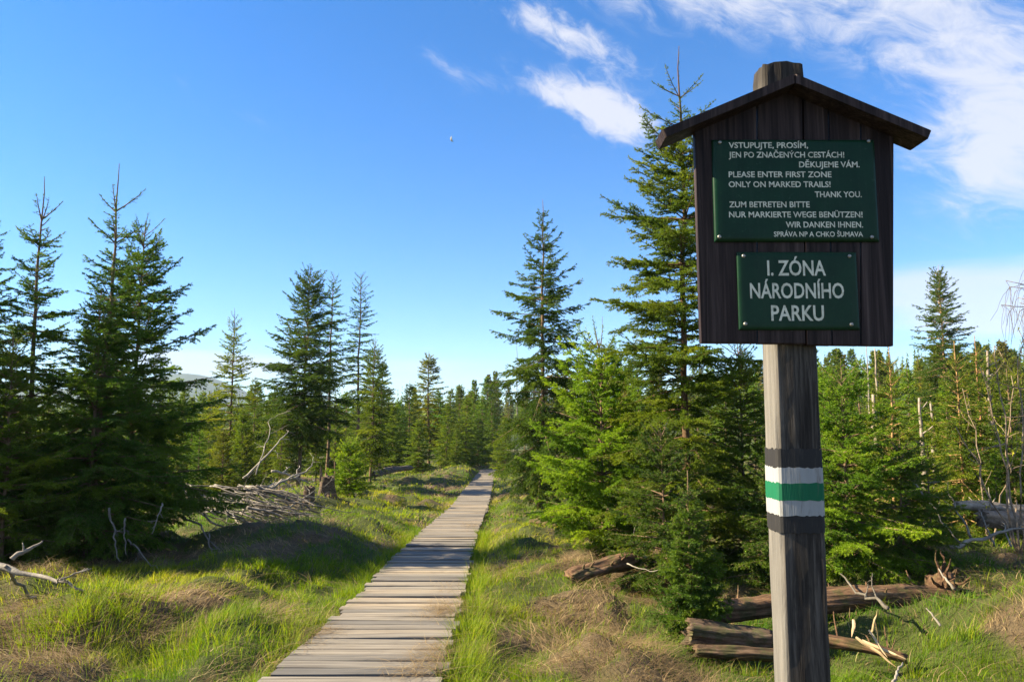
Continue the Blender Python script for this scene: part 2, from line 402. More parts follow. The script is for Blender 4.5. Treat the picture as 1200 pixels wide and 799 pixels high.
def dry_mask(x, y):
    v = fbm(x * .75, y * .75, 41, 3) * .50 + fbm(x * 3.1, y * 3.1, 57, 3) * .50
    v = v + .02 * sstep(0, 3, x) + .03 * sstep(-2.4, -3.6, x) * (1 - sstep(8, 11, y)) - .03 * sstep(10, 14, y)
    for dx, dy, rr, a in ((.55, 7.4, .5, .2), (.25, 9.6, .6, .2), (1.6, 8.1, .7, .18), (-2.9, 4.9, .6, .16), (-3.4, 5.5, .5, .15), (1.3, 5.0, .6, .14), (3.7, 5.5, .3, .3), (5.3, 8.2, 1.0, .2), (3.6, 5.1, .9, -.16),
                          (1.15, 5.6, .35, .2), (-3.4, 9.6, .8, .2), (-4.6, 9.8, .7, .25), (.75, 6.0, .35, .18), (2.0, 5.5, .8, -.3), (3.6, 4.6, .9, -.12), (-1.9, 9.5, 1.2, -.12), (-2.1, 5.0, .8, -.14), (-2.6, 8.3, 1.3, -.22), (-3.6, 9.0, 1.0, -.2), (-1.9, 13, 1.5, -.1), (-.15, 5.2, .35, -.3)):
        v = v + a * np.exp(-((x - dx) ** 2 + (y - dy) ** 2) / rr ** 2)
    return sstep(.488, .61, v)

def build_ground():
    b = math.asinh(1150); nx = 760
    xs = 3.0 * np.sinh(b * np.linspace(-1, 1, nx))
    u0 = -math.asinh(11 / 3.0) / b
    ys = 5 + 3.0 * np.sinh(b * np.linspace(u0, 1, 460))
    X, Y = np.meshgrid(xs, ys); Z = ground_z(X, Y)
    n, m = X.shape
    i, j = np.meshgrid(np.arange(n - 1), np.arange(m - 1), indexing='ij')
    Q = np.stack([i * m + j, i * m + j + 1, (i + 1) * m + j + 1, (i + 1) * m + j], -1).reshape(-1, 4)
    far = sstep(60, 200, np.hypot(X, Y))
    me = mesh_from('ground', np.stack([X, Y, Z], -1).reshape(-1, 3), Q, M['ground'], {'tint': dry_mask(X, Y).ravel(), 'far': far.ravel()}, True)
    tag(link('ground', me), kind='structure')
build_ground()

def gz(x, y): return float(ground_z(np.array([x]), np.array([y]))[0])

# ------------------------------------------------------------------ boardwalk
def build_walk():
    rng = np.random.default_rng(4); g = Geo()
    y = 1.2
    while y < 51.5:
        w = rng.uniform(.135, .18); yc = y + w / 2
        xc = walk_x(yc) + rng.normal(0, .012); zc = walk_z(yc) + rng.normal(0, .0055)
        hl = .525 + rng.normal(0, .014); yaw = rng.normal(0, .006); rollx = rng.normal(0, .006); rolly = rng.normal(0, .010)
        slope = float(walk_z(yc + .2) - walk_z(yc - .2)) / .4
        ns = 7; c = .006; th = .042; hw = w / 2 - rng.uniform(.008, .018)
        prof = np.array([(-hw, -th), (-hw, -c), (-hw + c, 0), (hw - c, 0), (hw, -c), (hw, -th)])
        xs = np.linspace(-hl, hl, ns)
        V = np.zeros((ns, 6, 3)); V[..., 0] = xs[:, None]; V[..., 1] = prof[None, :, 0]; V[..., 2] = prof[None, :, 1]
        V[:, :, 1] += (rng.normal(0, .0012, ns))[:, None]; V[..., 2] += rollx * V[..., 0] + (slope + rolly) * V[..., 1]
        V[0, :, 0] += rng.normal(0, .006); x0 = V[..., 0].copy()
        V[..., 0] = x0 - yaw * V[..., 1] + xc; V[..., 1] += yaw * x0 + yc; V[..., 2] += zc
        q = []
        for a in range(ns - 1):
            for k in range(6):
                k2 = (k + 1) % 6; q.append((a * 6 + k, (a + 1) * 6 + k, (a + 1) * 6 + k2, a * 6 + k2))
        t = []
        for k in range(1, 5): t += [(0, k, k + 1), ((ns - 1) * 6, (ns - 1) * 6 + k + 1, (ns - 1) * 6 + k)]
        g.add(V, t, q, float(np.clip(rng.normal(.5, .26), 0, 1))); y += w
    for sx in (-.36, .36):                                   # stringers carrying the planks
        ys = np.linspace(1.2, 51, 60)
        C = np.stack([walk_x(ys) + sx, ys, walk_z(ys) - .10], -1)
        off = np.array([(-.05, 0, -.05), (.05, 0, -.05), (.05, 0, .05), (-.05, 0, .05)])
        V = C[:, None, :] + off[None]; q = []
        for a in range(59):
            for k in range(4): q.append((a * 4 + k, a * 4 + (k + 1) % 4, a * 4 + 4 + (k + 1) % 4, a * 4 + 4 + k))
        g.add(V, None, q, .2)
    tag(link('boardwalk', g.mesh('boardwalk', M['plank'])), kind='structure')
build_walk()

# ------------------------------------------------------------------ trail sign
SY = 1.98                                  # board front plane
def sp(px, py, y=SY): return P(px, py, y)  # the board faces -Y, so pixels map straight to its plane
def prism_xz(poly, y0, y1, bev=.003):
    """closed prism, outline in (x, z), from y0 (front) to y1 (back), front edge bevelled"""
    poly = np.asarray(poly, float); n = len(poly); c = poly.mean(0)
    ins = poly + (c - poly) / np.linalg.norm(c - poly, axis=1, keepdims=True) * bev * 1.4
    rings = [(ins, y0), (poly, y0 + bev), (poly, y1 - bev), (ins, y1)]
    V = np.concatenate([np.stack([p[:, 0], np.full(n, y), p[:, 1]], -1) for p, y in rings]); q = []
    for a in range(3):
        for k in range(n): q.append((a * n + k, (a + 1) * n + k, (a + 1) * n + (k + 1) % n, a * n + (k + 1) % n))
    t = []
    for k in range(1, n - 1): t += [(0, k, k + 1), (3 * n, 3 * n + k + 1, 3 * n + k)]
    return V, t, q
def text_mesh(body, x0, x1, zb, cap, y, extr=.0004, bold=.018):
    def mk(s):
        cu = bpy.data.curves.new('lettering', 'FONT'); cu.body = s; cu.size = 1; cu.offset = bold; cu.resolution_u = 3
        ob = bpy.data.objects.new('lettering', cu); COL.objects.link(ob)
        bpy.context.view_layer.update()
        dg = bpy.context.evaluated_depsgraph_get(); me = bpy.data.meshes.new_from_object(ob.evaluated_get(dg))
        n = len(me.vertices); co = np.zeros(n * 3); me.vertices.foreach_get('co', co); co = co.reshape(-1, 3)
        polys = [tuple(p.vertices) for p in me.polygons]
        bpy.data.objects.remove(ob); bpy.data.curves.remove(cu); bpy.data.meshes.remove(me)
        return co, polys
    h, _ = mk('H'); ch = h[:, 1].max() - h[:, 1].min()
    co, polys = mk(body)
    X = x0 + (co[:, 0] - co[:, 0].min()) / (co[:, 0].max() - co[:, 0].min()) * (x1 - x0)
    Z = zb + co[:, 1] / ch * cap
    return np.stack([X, np.full(len(X), y), Z], -1), polys
def build_sign():
    # the whole sign is modelled round its post; origin at the foot of the post
    ctop, cbot = sp(934, 405), sp(934, 405)
    pt = P(932.5, 410, SY + .032); px0 = P(907, 410, SY + .032)[0]; px1 = P(958, 410, SY + .032)[0]
    W = px1 - px0; D = W * .86; xc = (px0 + px1) / 2; yf = SY + .032
    foot = np.array((xc, yf + D / 2, gz(xc, yf + D / 2)))
    root = thing('trail_sign', 'wooden national park sign with little gabled roof and two green plates on a painted post', 'sign', foot)
    loc = lambda V: np.asarray(V, float) - foot
    rng = np.random.default_rng(8)
    # post: rounded-edge square beam, cracked top
    ztop = P(930, 83, yf + D / 2)[2]; zbot = foot[2] - .3
    nz = 90; zs = np.linspace(zbot, ztop, nz)
    c = .010; hw, hd = W / 2, D / 2
    outl = []
    for (sx, sy) in ((-1, -1), (1, -1), (1, 1), (-1, 1)):
        if sx * sy > 0: outl += [(sx * hw, sy * (hd - c)), (sx * (hw - c * .35), sy * (hd - c * .35)), (sx * (hw - c), sy * hd)]
        else: outl += [(sx * (hw - c), sy * hd), (sx * (hw - c * .35), sy * (hd - c * .35)), (sx * hw, sy * (hd - c))]
    outl2 = []                                     # more points along each side for grain relief
    for k in range(len(outl)):
        a, b = np.array(outl[k]), np.array(outl[(k + 1) % len(outl)])
        outl2.append(a)
        if np.linalg.norm(b - a) > .05:
            for q in (.2, .4, .6, .8): outl2.append(a + (b - a) * q)
    outl2 = np.array(outl2); m = len(outl2)
    V = np.zeros((nz, m, 3)); V[..., 0] = outl2[None, :, 0]; V[..., 1] = outl2[None, :, 1]; V[..., 2] = zs[:, None]
    k = np.arange(m)
    rel = (vnoise(k[None, :] * 1.7 + 0 * zs[:, None], zs[:, None] * 1.5 + 0 * k[None, :], 4) - .5) * .004 + (vnoise(k[None, :] * .9 + 0 * zs[:, None], zs[:, None] * 14, 9) - .5) * .0018
    V[..., :2] *= (1 + rel[..., None] / .055)
    # slight taper so the post is a bit slimmer to the top
    top_n = (vnoise(k * .55, k * .2, 77) - .5) * .016 + (vnoise(k * 2.3, k * .7, 78) - .5) * .008
    V[-1, :, 2] += top_n; V[-2, :, 2] += top_n * .5 ; V[-1, :, :2] *= .93 + .05 * vnoise(k * 2.1, k * .3, 5)[:, None]
    q = []
    for a in range(nz - 1):
        for j in range(m): q.append((a * m + j, a * m + (j + 1) % m, (a + 1) * m + (j + 1) % m, (a + 1) * m + j))
    Vf = V.reshape(-1, 3) + np.array((xc, yf + hd, 0))
    cen = len(Vf); Vf = np.concatenate([Vf, [[xc, yf + hd, ztop - .02]], [[xc, yf + hd, zbot]]])
    t = []
    for j in range(m): t += [((nz - 1) * m + j, (nz - 1) * m + (j + 1) % m, cen), (j, cen + 1, (j + 1) % m)]
    worn = np.zeros(len(Vf)); lx = Vf[:, 0] - xc; ly = Vf[:, 1] - yf - hd
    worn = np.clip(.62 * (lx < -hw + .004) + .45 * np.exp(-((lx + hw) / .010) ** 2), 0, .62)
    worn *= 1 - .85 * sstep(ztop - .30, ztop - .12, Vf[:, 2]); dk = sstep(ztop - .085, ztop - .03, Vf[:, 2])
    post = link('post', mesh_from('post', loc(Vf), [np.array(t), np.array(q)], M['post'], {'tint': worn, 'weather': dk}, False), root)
    # painted trail blaze: bands wrapped round the post
    def band(name, pa, pb, mat, e):
        za, zb = P(932, pb, yf)[2], P(932, pa, yf)[2]
        n = 8; nn = m * 3
        oo = np.concatenate([np.linspace(outl2[j], outl2[(j + 1) % m], 3, endpoint=False) for j in range(m)]); nn = len(oo)
        oo = oo * (1 + e / np.linalg.norm(oo, axis=1, keepdims=True) * 1.25)
        jj = np.arange(nn)
        zl = za + (vnoise(jj * .8, jj * .1, int(pa)) - .5) * .006; zh = zb + (vnoise(jj * .8, jj * .1, int(pb) + 3) - .5) * .007
        rows = [np.stack([oo[:, 0], oo[:, 1], zl + (zh - zl) * a], -1) for a in np.linspace(0, 1, n)]
        inn = oo * .985; rows = [np.stack([inn[:, 0], inn[:, 1], zl], -1)] + rows + [np.stack([inn[:, 0], inn[:, 1], zh], -1)]
        Vb = np.concatenate(rows) + np.array((xc, yf + hd, 0)); q = []
        for a in range(len(rows) - 1):
            for j in range(nn): q.append((a * nn + j, a * nn + (j + 1) % nn, (a + 1) * nn + (j + 1) % nn, (a + 1) * nn + j))
        link(name, mesh_from(name, loc(Vb), [np.array(q)], mat, None, False), post)
    band('dark_band', 526, 549.5, M['dark_paint'], .0030)
    band('white_band', 548, 567, M['white_paint'], .0036)
    band('green_band', 566, 586, M['green_paint'], .0042)
    band('white_band', 585, 604, M['white_paint'], .0036)
    band('dark_band', 603, 624, M['dark_paint'], .0030)
    # back board of upright planks
    edges_t = [814, 887.7, 941, 971, 1009, 1047.5]; edges_b = [822, 888, 945, 975.5, 1009, 1047]
    g = Geo()
    def roof_y(x): return 98 + abs(x - 932) * .42
    for k in range(5):
        gap = .9
        a_t, b_t = edges_t[k] + (gap if k else 0), edges_t[k + 1] - (gap if k < 4 else 0)
        a_b, b_b = edges_b[k] + (gap if k else 0), edges_b[k + 1] - (gap if k < 4 else 0)
        bot = (402 + k * .9) + rng.uniform(-.8, .8)
        poly = [sp(a_b, bot), sp(b_b, bot + .4)]
        poly += [sp(b_t, roof_y(b_t) + 3)]
        if a_t < 932 < b_t: poly += [sp(932, roof_y(932) + 3)]
        poly += [sp(a_t, roof_y(a_t) + 3)]
        poly = [(p[0], p[2]) for p in poly]
        v, t, q = prism_xz(poly, SY + rng.uniform(0, .0015), SY + .026, .002); g.add(loc(v), t, q)
    link('backboard', g.mesh('backboard', M['darkwood']), root)
    # two roof boards
    YF = SY - .062
    def rp(px, py): p = P(px, py, YF); return np.array((p[0], p[2]))
    apex, le, re_ = rp(932, 86.5), rp(776, 152), rp(1091.5, 153)
    for name_e, e, s in (('l', le, -1), ('r', re_, 1)):
        d = (e - apex) / np.linalg.norm(e - apex); nn = np.array((-d[1], d[0])) * s; nn = nn if nn[1] < 0 else -nn
        th = .024
        a0 = apex; a1 = np.array((apex[0], apex[1] - th / abs(nn[1])))
        poly = [a0, e, e + nn * th, a1]
        off = .0012 * s
        if s > 0: poly = poly[::-1]
        poly = [np.array((p[0] + off * (1 if i in ((0, 3)) else 1), p[1])) for i, p in enumerate(poly)]
        # chop the board along its length so the grain reads and the edge is not dead straight
        v, t, q = prism_xz(poly, YF, SY + .031, .003)
        gg = Geo(); gg.add(loc(v), t, q); link('roof_board', gg.mesh('roof_board', M['darkwood']), root)
    # enamel plates
    def plate(px0_, py0, px1_, py1, name, proud, lines, screws, tilt=0):
        a, b = P(px0_, py1, SY - proud), P(px1_, py0, SY - proud)
        x0, x1, z0, z1 = a[0], b[0], a[2], b[2]
        nx, nz_ = 26, 18; r = .012
        # a pressed plate: flat field, edges rolled back towards the board
        us = np.concatenate([[0, .15, .4, .7, 1], []]) * r
        xs = np.concatenate([x0 + us, np.linspace(x0 + r, x1 - r, nx)[1:-1], x1 - us[::-1]]); zs_ = np.concatenate([z0 + us, np.linspace(z0 + r, z1 - r, nz_)[1:-1], z1 - us[::-1]])
        X, Z = np.meshgrid(xs, zs_)
        d = np.minimum(np.minimum(X - x0, x1 - X), np.minimum(Z - z0, z1 - Z))
        yy = SY - proud + (1 - np.sqrt(np.clip(1 - (1 - np.clip(d / r, 0, 1)) ** 2, 0, 1))) * (proud * .8)
        yy += (vnoise(X * 14, Z * 14, 3) - .5) * .0009
        n_, m_ = X.shape
        V = np.stack([X, yy, Z], -1).reshape(-1, 3)
        i, j = np.meshgrid(np.arange(n_ - 1), np.arange(m_ - 1), indexing='ij')
        q = np.stack([i * m_ + j, i * m_ + j + 1, (i + 1) * m_ + j + 1, (i + 1) * m_ + j], -1).reshape(-1, 4)
        rim = list(range(m_)) + [i * m_ + m_ - 1 for i in range(1, n_)] + [(n_ - 1) * m_ + j for j in range(m_ - 2, -1, -1)] + [i * m_ for i in range(n_ - 2, 0, -1)]
        Vb = V[rim].copy(); Vb[:, 1] = SY - .0004
        base = len(V); V = np.concatenate([V, Vb]); L = len(rim)
        q2 = np.array([(rim[k], base + k, base + (k + 1) % L, rim[(k + 1) % L]) for k in range(L)])
        pl = link(name, mesh_from(name, loc(V), [np.concatenate([q, q2])], M['enamel'], None, True), root)
        # writing, one mesh on the plate
        tv, tf, n = [], [], 0
        for body, lx0, lx1, yb, cap in lines:
            A, B_ = P(lx0, yb, SY - proud - .0012), P(lx1, yb, SY - proud - .0012); cm = cap / FPX * SY
            v, pf = text_mesh(body, A[0], B_[0], A[2], cm, SY - proud - .0012)
            tv.append(v); tf += [tuple(x + n for x in p) for p in pf]; n += len(v)
        me = bpy.data.meshes.new('lettering'); me.from_pydata(loc(np.concatenate(tv)).tolist(), [], tf); me.update(); me.materials.append(M['lettering'])
        lt = link('lettering', me, pl)
        for (sx, sy) in screws:
            c0 = P(sx, sy, SY - proud - .001); gsc = Geo(); ns = 14
            prof = [(.0052, .0012), (.0052, -.0006), (.0045, -.0022), (.0028, -.0032), (.0012, -.0034)]
            a = np.arange(ns) / ns * 2 * math.pi
            V = np.concatenate([np.stack([c0[0] + r_ * np.cos(a), np.full(ns, c0[1] + y_), c0[2] + r_ * np.sin(a)], -1) for r_, y_ in prof])
            q = [(i * ns + j, (i + 1) * ns + j, (i + 1) * ns + (j + 1) % ns, i * ns + (j + 1) % ns) for i in range(4) for j in range(ns)]
            t = [(4 * ns, 4 * ns + j + 1, 4 * ns + j) for j in range(1, ns - 1)]
            gsc.add(loc(V), t, q); link('screw', gsc.mesh('screw', M['screw'], True), pl)
    plate(838, 163, 1025.5, 283, 'notice_plate', .009, [
        ('VSTUPUJTE, PROSÍM,', 854, 947, 173.6, 7.2), ('JEN PO ZNAČENÝCH CESTÁCH!', 854, 989.5, 184.8, 7.2), ('DĚKUJEME VÁM.', 936.5, 1007.5, 196.2, 7.2),
        ('PLEASE ENTER FIRST ZONE', 854, 974.5, 207.8, 7.2), ('ONLY ON MARKED TRAILS!', 854, 973.5, 219.4, 7.2), ('THANK YOU.', 955, 1010, 231.2, 7.2),
        ('ZUM BETRETEN BITTE', 854.6, 949, 243, 7.2), ('NUR MARKIERTE WEGE BENÜTZEN!', 854.4, 1011, 254.8, 7.2), ('WIR DANKEN IHNEN.', 921, 1011.5, 266.6, 7.2),
        ('SPRÁVA NP A CHKO ŠUMAVA', 907, 1011.5, 277.3, 6.2)],
        [(843.5, 167), (1018, 165.5), (843, 277.5), (1024.2 - 2.5, 277.8)])
    plate(866.5, 295, 1004, 386.5, 'zone_plate', .006, [('I. ZÓNA', 899.4, 968, 322.6, 18.4), ('NÁRODNÍHO', 879.2, 989.5, 349.2, 18.4), ('PARKU', 904, 966, 375.4, 18.4)],
          [(871.5, 300), (995.5, 300.2), (873.5, 379.5), (998, 380)])
build_sign()

# ------------------------------------------------------------------ spruces
def spruce(rng, H, Rc, cb=.05, k=1.0, leader=.07, bare=.14, wh=None, power=.85, droop=.25, low=-14, tope=52, dens=1.0, lop=None,
           tint=.45, trunk_r=None, twin=False, dead=0, sec=.40, hang=.30, inter=9, gappy=0.0, tips=.22, tstep=.8, toplen=.012, sat=None):
    """one spruce, foot at the origin.  k: coarseness of the needles (1 = seen from about 8 m)"""
    wood, leaf = Geo(), Geo()
    wh = wh or .055 * H ** .55 * 1.9
    tr = trunk_r or .0078 * H
    n = 24; tz = np.linspace(-.15, H, n)
    wob = np.cumsum(rng.normal(0, .0035 * H, (n, 2)), 0) * .5; wob -= wob[2]; 
    lean = rng.normal(0, .008, 2)
    def axis(z):
        return np.stack([np.interp(z, tz, wob[:, 0]) + lean[0] * z, np.interp(z, tz, wob[:, 1]) + lean[1] * z, z], -1)
    tp = axis(tz); rad = tr * np.clip(1 - tz / H, 0, 1) ** .8 + .0035 * min(1.6, max(1, k)); rad[:3] *= np.array([1.35, 1.15, 1.03])
    v, q, t = tubes(tp[None], rad[None], 8 if k < 3 else 6); wood.add(v, t, q)
    # branches: whorls and the weaker ones between them
    zb = []; z = H * (1 - leader); stepw = wh * tstep
    while z > cb * H:
        nb = rng.integers(4, 7); a0 = rng.uniform(0, 6.28)
        for i in range(nb): zb.append((z + rng.normal(0, .01 * H * .3), a0 + i * 6.283 / nb + rng.normal(0, .22), rng.uniform(.82, 1.12), 1))
        for i in range(int(inter * (stepw / .3 if k < 2 else 1))):
            zb.append((z - rng.uniform(.1, .9) * stepw, rng.uniform(0, 6.28), rng.uniform(.40, .80), 0))
        z -= stepw * rng.uniform(.85, 1.15); stepw = min(wh, stepw * 1.06) if stepw < wh else max(wh, stepw * .87)
    zb = np.array([b for b in zb if b[0] > cb * H and b[0] < H * (1 - leader) + .01])
    zb = zb[(zb[:, 3] > .5) | (rng.random(len(zb)) < np.clip((H - zb[:, 0]) / H / max(bare * 1.3, .05) - .2, 0, 1))]
    if gappy: zb = zb[rng.random(len(zb)) > gappy * (zb[:, 3] < .5)]
    B = len(zb); z0 = zb[:, 0]; az = zb[:, 1]
    rel = np.clip((H - z0) / (H * (1 - cb)), 0, 1)
    L = Rc * (rel ** power if sat is None else 1 - np.exp(-(rel / sat[0]) ** sat[1])) * zb[:, 2] + toplen * H * zb[:, 3] * np.clip(1.3 - rel / max(bare, .05), 0, 1) * rng.uniform(.7, 1.2, B) + .008 * H
    skirt = np.clip((z0 / H - cb) / .10, .55, 1); L = L * skirt
    if lop is not None: L = L * (1 + lop[1] * np.cos(az - lop[0]))
    e0 = np.radians(low + (tope - low) * (1 - rel) ** 1.6 + rng.normal(0, 9, B))
    ns = 9; s = np.linspace(0, 1, ns)
    dr = droop * rel * rng.uniform(.7, 1.3, B)
    el = e0[:, None] - dr[:, None] * 1.9 * s[None] + (dr * 1.7 + .30 * (1 - rel))[:, None] * s[None] ** 2
    azs = az[:, None] + rng.normal(0, .10, B)[:, None] * s[None]
    dirs = np.stack([np.cos(azs) * np.cos(el), np.sin(azs) * np.cos(el), np.sin(el)], -1)
    BP = np.concatenate([np.zeros((B, 1, 3)), np.cumsum(dirs[:, :-1] * (L[:, None, None] / (ns - 1)), 1)], 1) + axis(z0)[:, None, :]
    br = (.0035 + .0085 * L + .004 * (toplen > .03) * (rel < bare))[:, None] * (1 - s[None] * .85) * (1 if k < 2 else 1.2)
    v, q, t = tubes(BP, br, 4 if k < 3 else 3, False); wood.add(v, None, q)
    # second-order twigs, both sides of every branch
    sp2 = .030 * max(.6, k) ** .85 / dens
    cnt = np.maximum(2, (L / sp2).astype(int)); tot = cnt.sum(); bi = np.repeat(np.arange(B), cnt)
    ss = rng.uniform(.10, 1.0, tot); 
    ss = np.where(L[bi] > .5, np.maximum(ss, .18), ss)
    fi = ss * (ns - 1); i0 = np.minimum(fi.astype(int), ns - 2); fr = (fi - i0)[:, None]
    p0 = BP[bi, i0] * (1 - fr) + BP[bi, i0 + 1] * fr; bd = nrm(dirs[bi, i0])
    side = nrm(np.cross(bd, np.array((0, 0, 1.)))) * rng.choice([-1, 1], tot)[:, None]
    l2 = (.035 * max(1, k) ** .6 + sec * L[bi] * (1 - ss) ** .8 * np.minimum(1, ss / .3) ** .5) * rng.uniform(.55, 1.15, tot)
    l2 = np.minimum(l2, .55 * L[bi] + .02) * np.clip((rel[bi] / max(bare, 1e-3)) ** 1.5, .12, 1)
    fwd = rng.uniform(.45, 1.1, tot)[:, None]
    d2 = nrm(bd * fwd + side + np.array((0, 0, 1.)) * (rng.normal(.02, .22, tot) - hang * rel[bi])[:, None])
    g2 = hang * .8 * rel[bi] * rng.uniform(.4, 1.3, tot)
    # third-order twigs
    big = np.where(l2 > .09 * max(1, k) ** .8)[0]; n3 = np.maximum(2, (l2[big] / (.036 * max(.6, k) ** .85 / dens)).astype(int)); pi_ = np.repeat(big, n3); m3 = len(pi_)
    if m3:
        u3 = rng.uniform(.15, 1, m3); p3 = p0[pi_] + d2[pi_] * (l2[pi_] * u3)[:, None]; p3[:, 2] -= g2[pi_] * l2[pi_] * u3 ** 2
        s3 = nrm(np.cross(d2[pi_], np.array((0, 0, 1.)))) * rng.choice([-1, 1], m3)[:, None]
        d3 = nrm(d2[pi_] * rng.uniform(.6, 1.2, m3)[:, None] + s3 + np.array((0, 0, 1.)) * (rng.normal(-.05, .35, m3) - .4 * hang * rel[bi[pi_]])[:, None])
        l3 = (.025 * max(1, k) ** .6 + .42 * l2[pi_] * (1 - u3)) * rng.uniform(.6, 1.2, m3); g3 = g2[pi_]
    else: p3 = np.zeros((0, 3)); d3 = p3; l3 = np.zeros(0); g3 = l3; u3 = l3
    # main branch needles too (outer part)
    bseg0 = BP[:, 3:-1].reshape(-1, 3); bseg1 = (BP[:, 4:] - BP[:, 3:-1]).reshape(-1, 3); bl = np.linalg.norm(bseg1, axis=1)
    A0 = np.concatenate([p0, p3, bseg0]); A1 = np.concatenate([d2, d3, nrm(bseg1)]); AL = np.concatenate([l2, l3, bl]); AG = np.concatenate([g2, g3, 0 * bl])
    brt = rng.normal(0, .10, B)
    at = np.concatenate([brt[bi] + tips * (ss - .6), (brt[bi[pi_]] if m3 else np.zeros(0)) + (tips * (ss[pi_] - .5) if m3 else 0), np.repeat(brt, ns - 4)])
    relA = np.concatenate([rel[bi], rel[bi[pi_]] if m3 else np.zeros(0), np.repeat(rel, ns - 4)])
    # leader shoot
    lp0 = axis(np.array([H * (1 - leader) + .02])); ld = axis(np.array([H])) - lp0; ll = np.linalg.norm(ld, axis=1)
    A0 = np.concatenate([A0, lp0]); A1 = np.concatenate([A1, nrm(ld)]); AL = np.concatenate([AL, ll]); AG = np.append(AG, 0); at = np.append(at, 0); relA = np.append(relA, 0)
    # twig wood for near trees
    if k < 1.6:
        u = np.linspace(0, 1, 3); W = A0[:tot, None] + A1[:tot, None] * (AL[:tot, None] * u)[..., None]; W[..., 2] -= AG[:tot, None] * AL[:tot, None] * u ** 2
        v, q, t = tubes(W, np.full((tot, 3), .0022) * np.array([1.2, .9, .5]), 3, False); wood.add(v, None, q)
    # needles
    spc = .0105 * k; c = np.maximum(2, np.ceil(AL / spc)).astype(int)
    fac = np.where(relA < bare, .35 + .65 * relA / max(bare, 1e-3), 1.0)
    c = np.maximum(1, (c * fac)).astype(int)
    ai = np.repeat(np.arange(len(AL)), c); Nn = len(ai)
    u = rng.random(Nn); p = A0[ai] + A1[ai] * (AL[ai] * u)[:, None]; p[:, 2] -= AG[ai] * AL[ai] * u ** 2
    reps = 4 if k < 2 else 3
    ai = np.tile(ai, reps); p = np.tile(p, (reps, 1)); Nn *= reps; p = p + A1[ai] * rng.normal(0, .005 * k, Nn)[:, None]
    tdir = A1[ai].copy(); tdir[:, 2] -= AG[ai] * np.tile(u, reps) * 1.4; tdir = nrm(tdir)
    rv = rng.normal(size=(Nn, 3)); rv[:, 2] += .5; nn = nrm(rv - (rv * tdir).sum(1, keepdims=True) * tdir)
    nd = nrm(tdir * rng.uniform(.35, 1.0, Nn)[:, None] + nn)
    ln = .021 * k ** .82 * rng.uniform(.7, 1.25, Nn) * (.55 + .45 * fac[ai]); wd = .0032 * k ** 1.08 * rng.uniform(.8, 1.3, Nn)
    wv = nrm(np.cross(nd, rng.normal(size=(Nn, 3)))) * wd[:, None]
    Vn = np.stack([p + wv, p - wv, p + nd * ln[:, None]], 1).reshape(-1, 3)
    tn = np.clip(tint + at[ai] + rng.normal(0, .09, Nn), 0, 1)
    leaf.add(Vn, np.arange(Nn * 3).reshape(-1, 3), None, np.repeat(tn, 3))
    # dead lower twigs
    if dead:
        zz = rng.uniform(.03, max(cb * 1.6, .2), dead) * H; aa = rng.uniform(0, 6.28, dead); ll = Rc * rng.uniform(.15, .6, dead); uu = np.linspace(0, 1, 5)
        D = np.zeros((dead, 5, 3)); D[..., 0] = np.cos(aa)[:, None] * ll[:, None] * uu; D[..., 1] = np.sin(aa)[:, None] * ll[:, None] * uu
        D[..., 2] = zz[:, None] - ll[:, None] * rng.uniform(0, .5, dead)[:, None] * uu ** 1.5; D += rng.normal(0, .012, D.shape); D[:, 0] = axis(zz)
        v, q, t = tubes(D, (.004 + .002 * k) * (1.1 - uu)[None] * np.ones((dead, 1)), 3, False); wood.add(v, None, q)
    return wood, leaf

def tree_mesh(root, wl, color=(1, 1, 1, 1), bark=(1, 1, 1, 1)):
    w, l = wl
    t = link('trunk', w.mesh('trunk', M['bark'], True), root); t.color = bark
    c = link('crown', l.mesh('crown', M['needles']), root); c.color = color
    return root
def hero(px, top, Y, label, seed, Rc, color=(1, 1, 1, 1), name='spruce_tree', cat='spruce', x_foot=None, bark=(1, 1, 1, 1), group=None, **kw):
    tp = P(px, top, Y); x, y = tp[0], Y; z = gz(x, y); H = tp[2] - z
    root = thing(name, label, cat, (x, y, z - .02), 0, group)
    k = kw.pop('k', max(1.0, Y / 9.5))
    return tree_mesh(root, spruce(np.random.default_rng(seed), H, Rc, k=k, **kw), color, bark)

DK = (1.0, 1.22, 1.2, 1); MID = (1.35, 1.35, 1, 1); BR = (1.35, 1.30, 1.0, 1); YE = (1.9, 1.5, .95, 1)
# left-hand group
hero(-6, 236, 9.6, 'tall spruce whose thin bent tip rises at the far left edge', 11, 1.15, DK, power=.9, leader=.07, cb=.03, dead=20)
hero(54, 206, 9.8, 'dark spruce with bare whorled leader second from the left edge', 12, 1.25, DK, power=1.0, leader=.12, bare=.20, cb=.03, dead=25, tope=50, tstep=1.7, toplen=.07)
hero(131, 187, 9.9, 'dark spruce with the tallest bare leader among the left trees', 13, 1.35, DK, power=.95, leader=.13, bare=.22, cb=.03, dead=25, tope=52, tstep=1.7, toplen=.07)
hero(164, 255, 10.8, 'dense dark spruce behind the tall bare-tipped one, spreading toward the brush', 14, 1.6, DK, power=.60, leader=.05, bare=.12, cb=.04, dead=25, low=4, lop=(0.0, .06))
hero(118, 335, 9.7, 'low dark spruce filling the foot of the left clump', 15, 1.15, DK, power=.7, leader=.06, cb=.01, dead=30, low=0)
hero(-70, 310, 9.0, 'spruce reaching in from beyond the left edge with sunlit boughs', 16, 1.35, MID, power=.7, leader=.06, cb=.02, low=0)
hero(20, 390, 9.0, 'short bushy spruce with sunlit twigs low at the left edge', 17, 1.0, MID, power=.6, leader=.05, cb=.01, low=4)
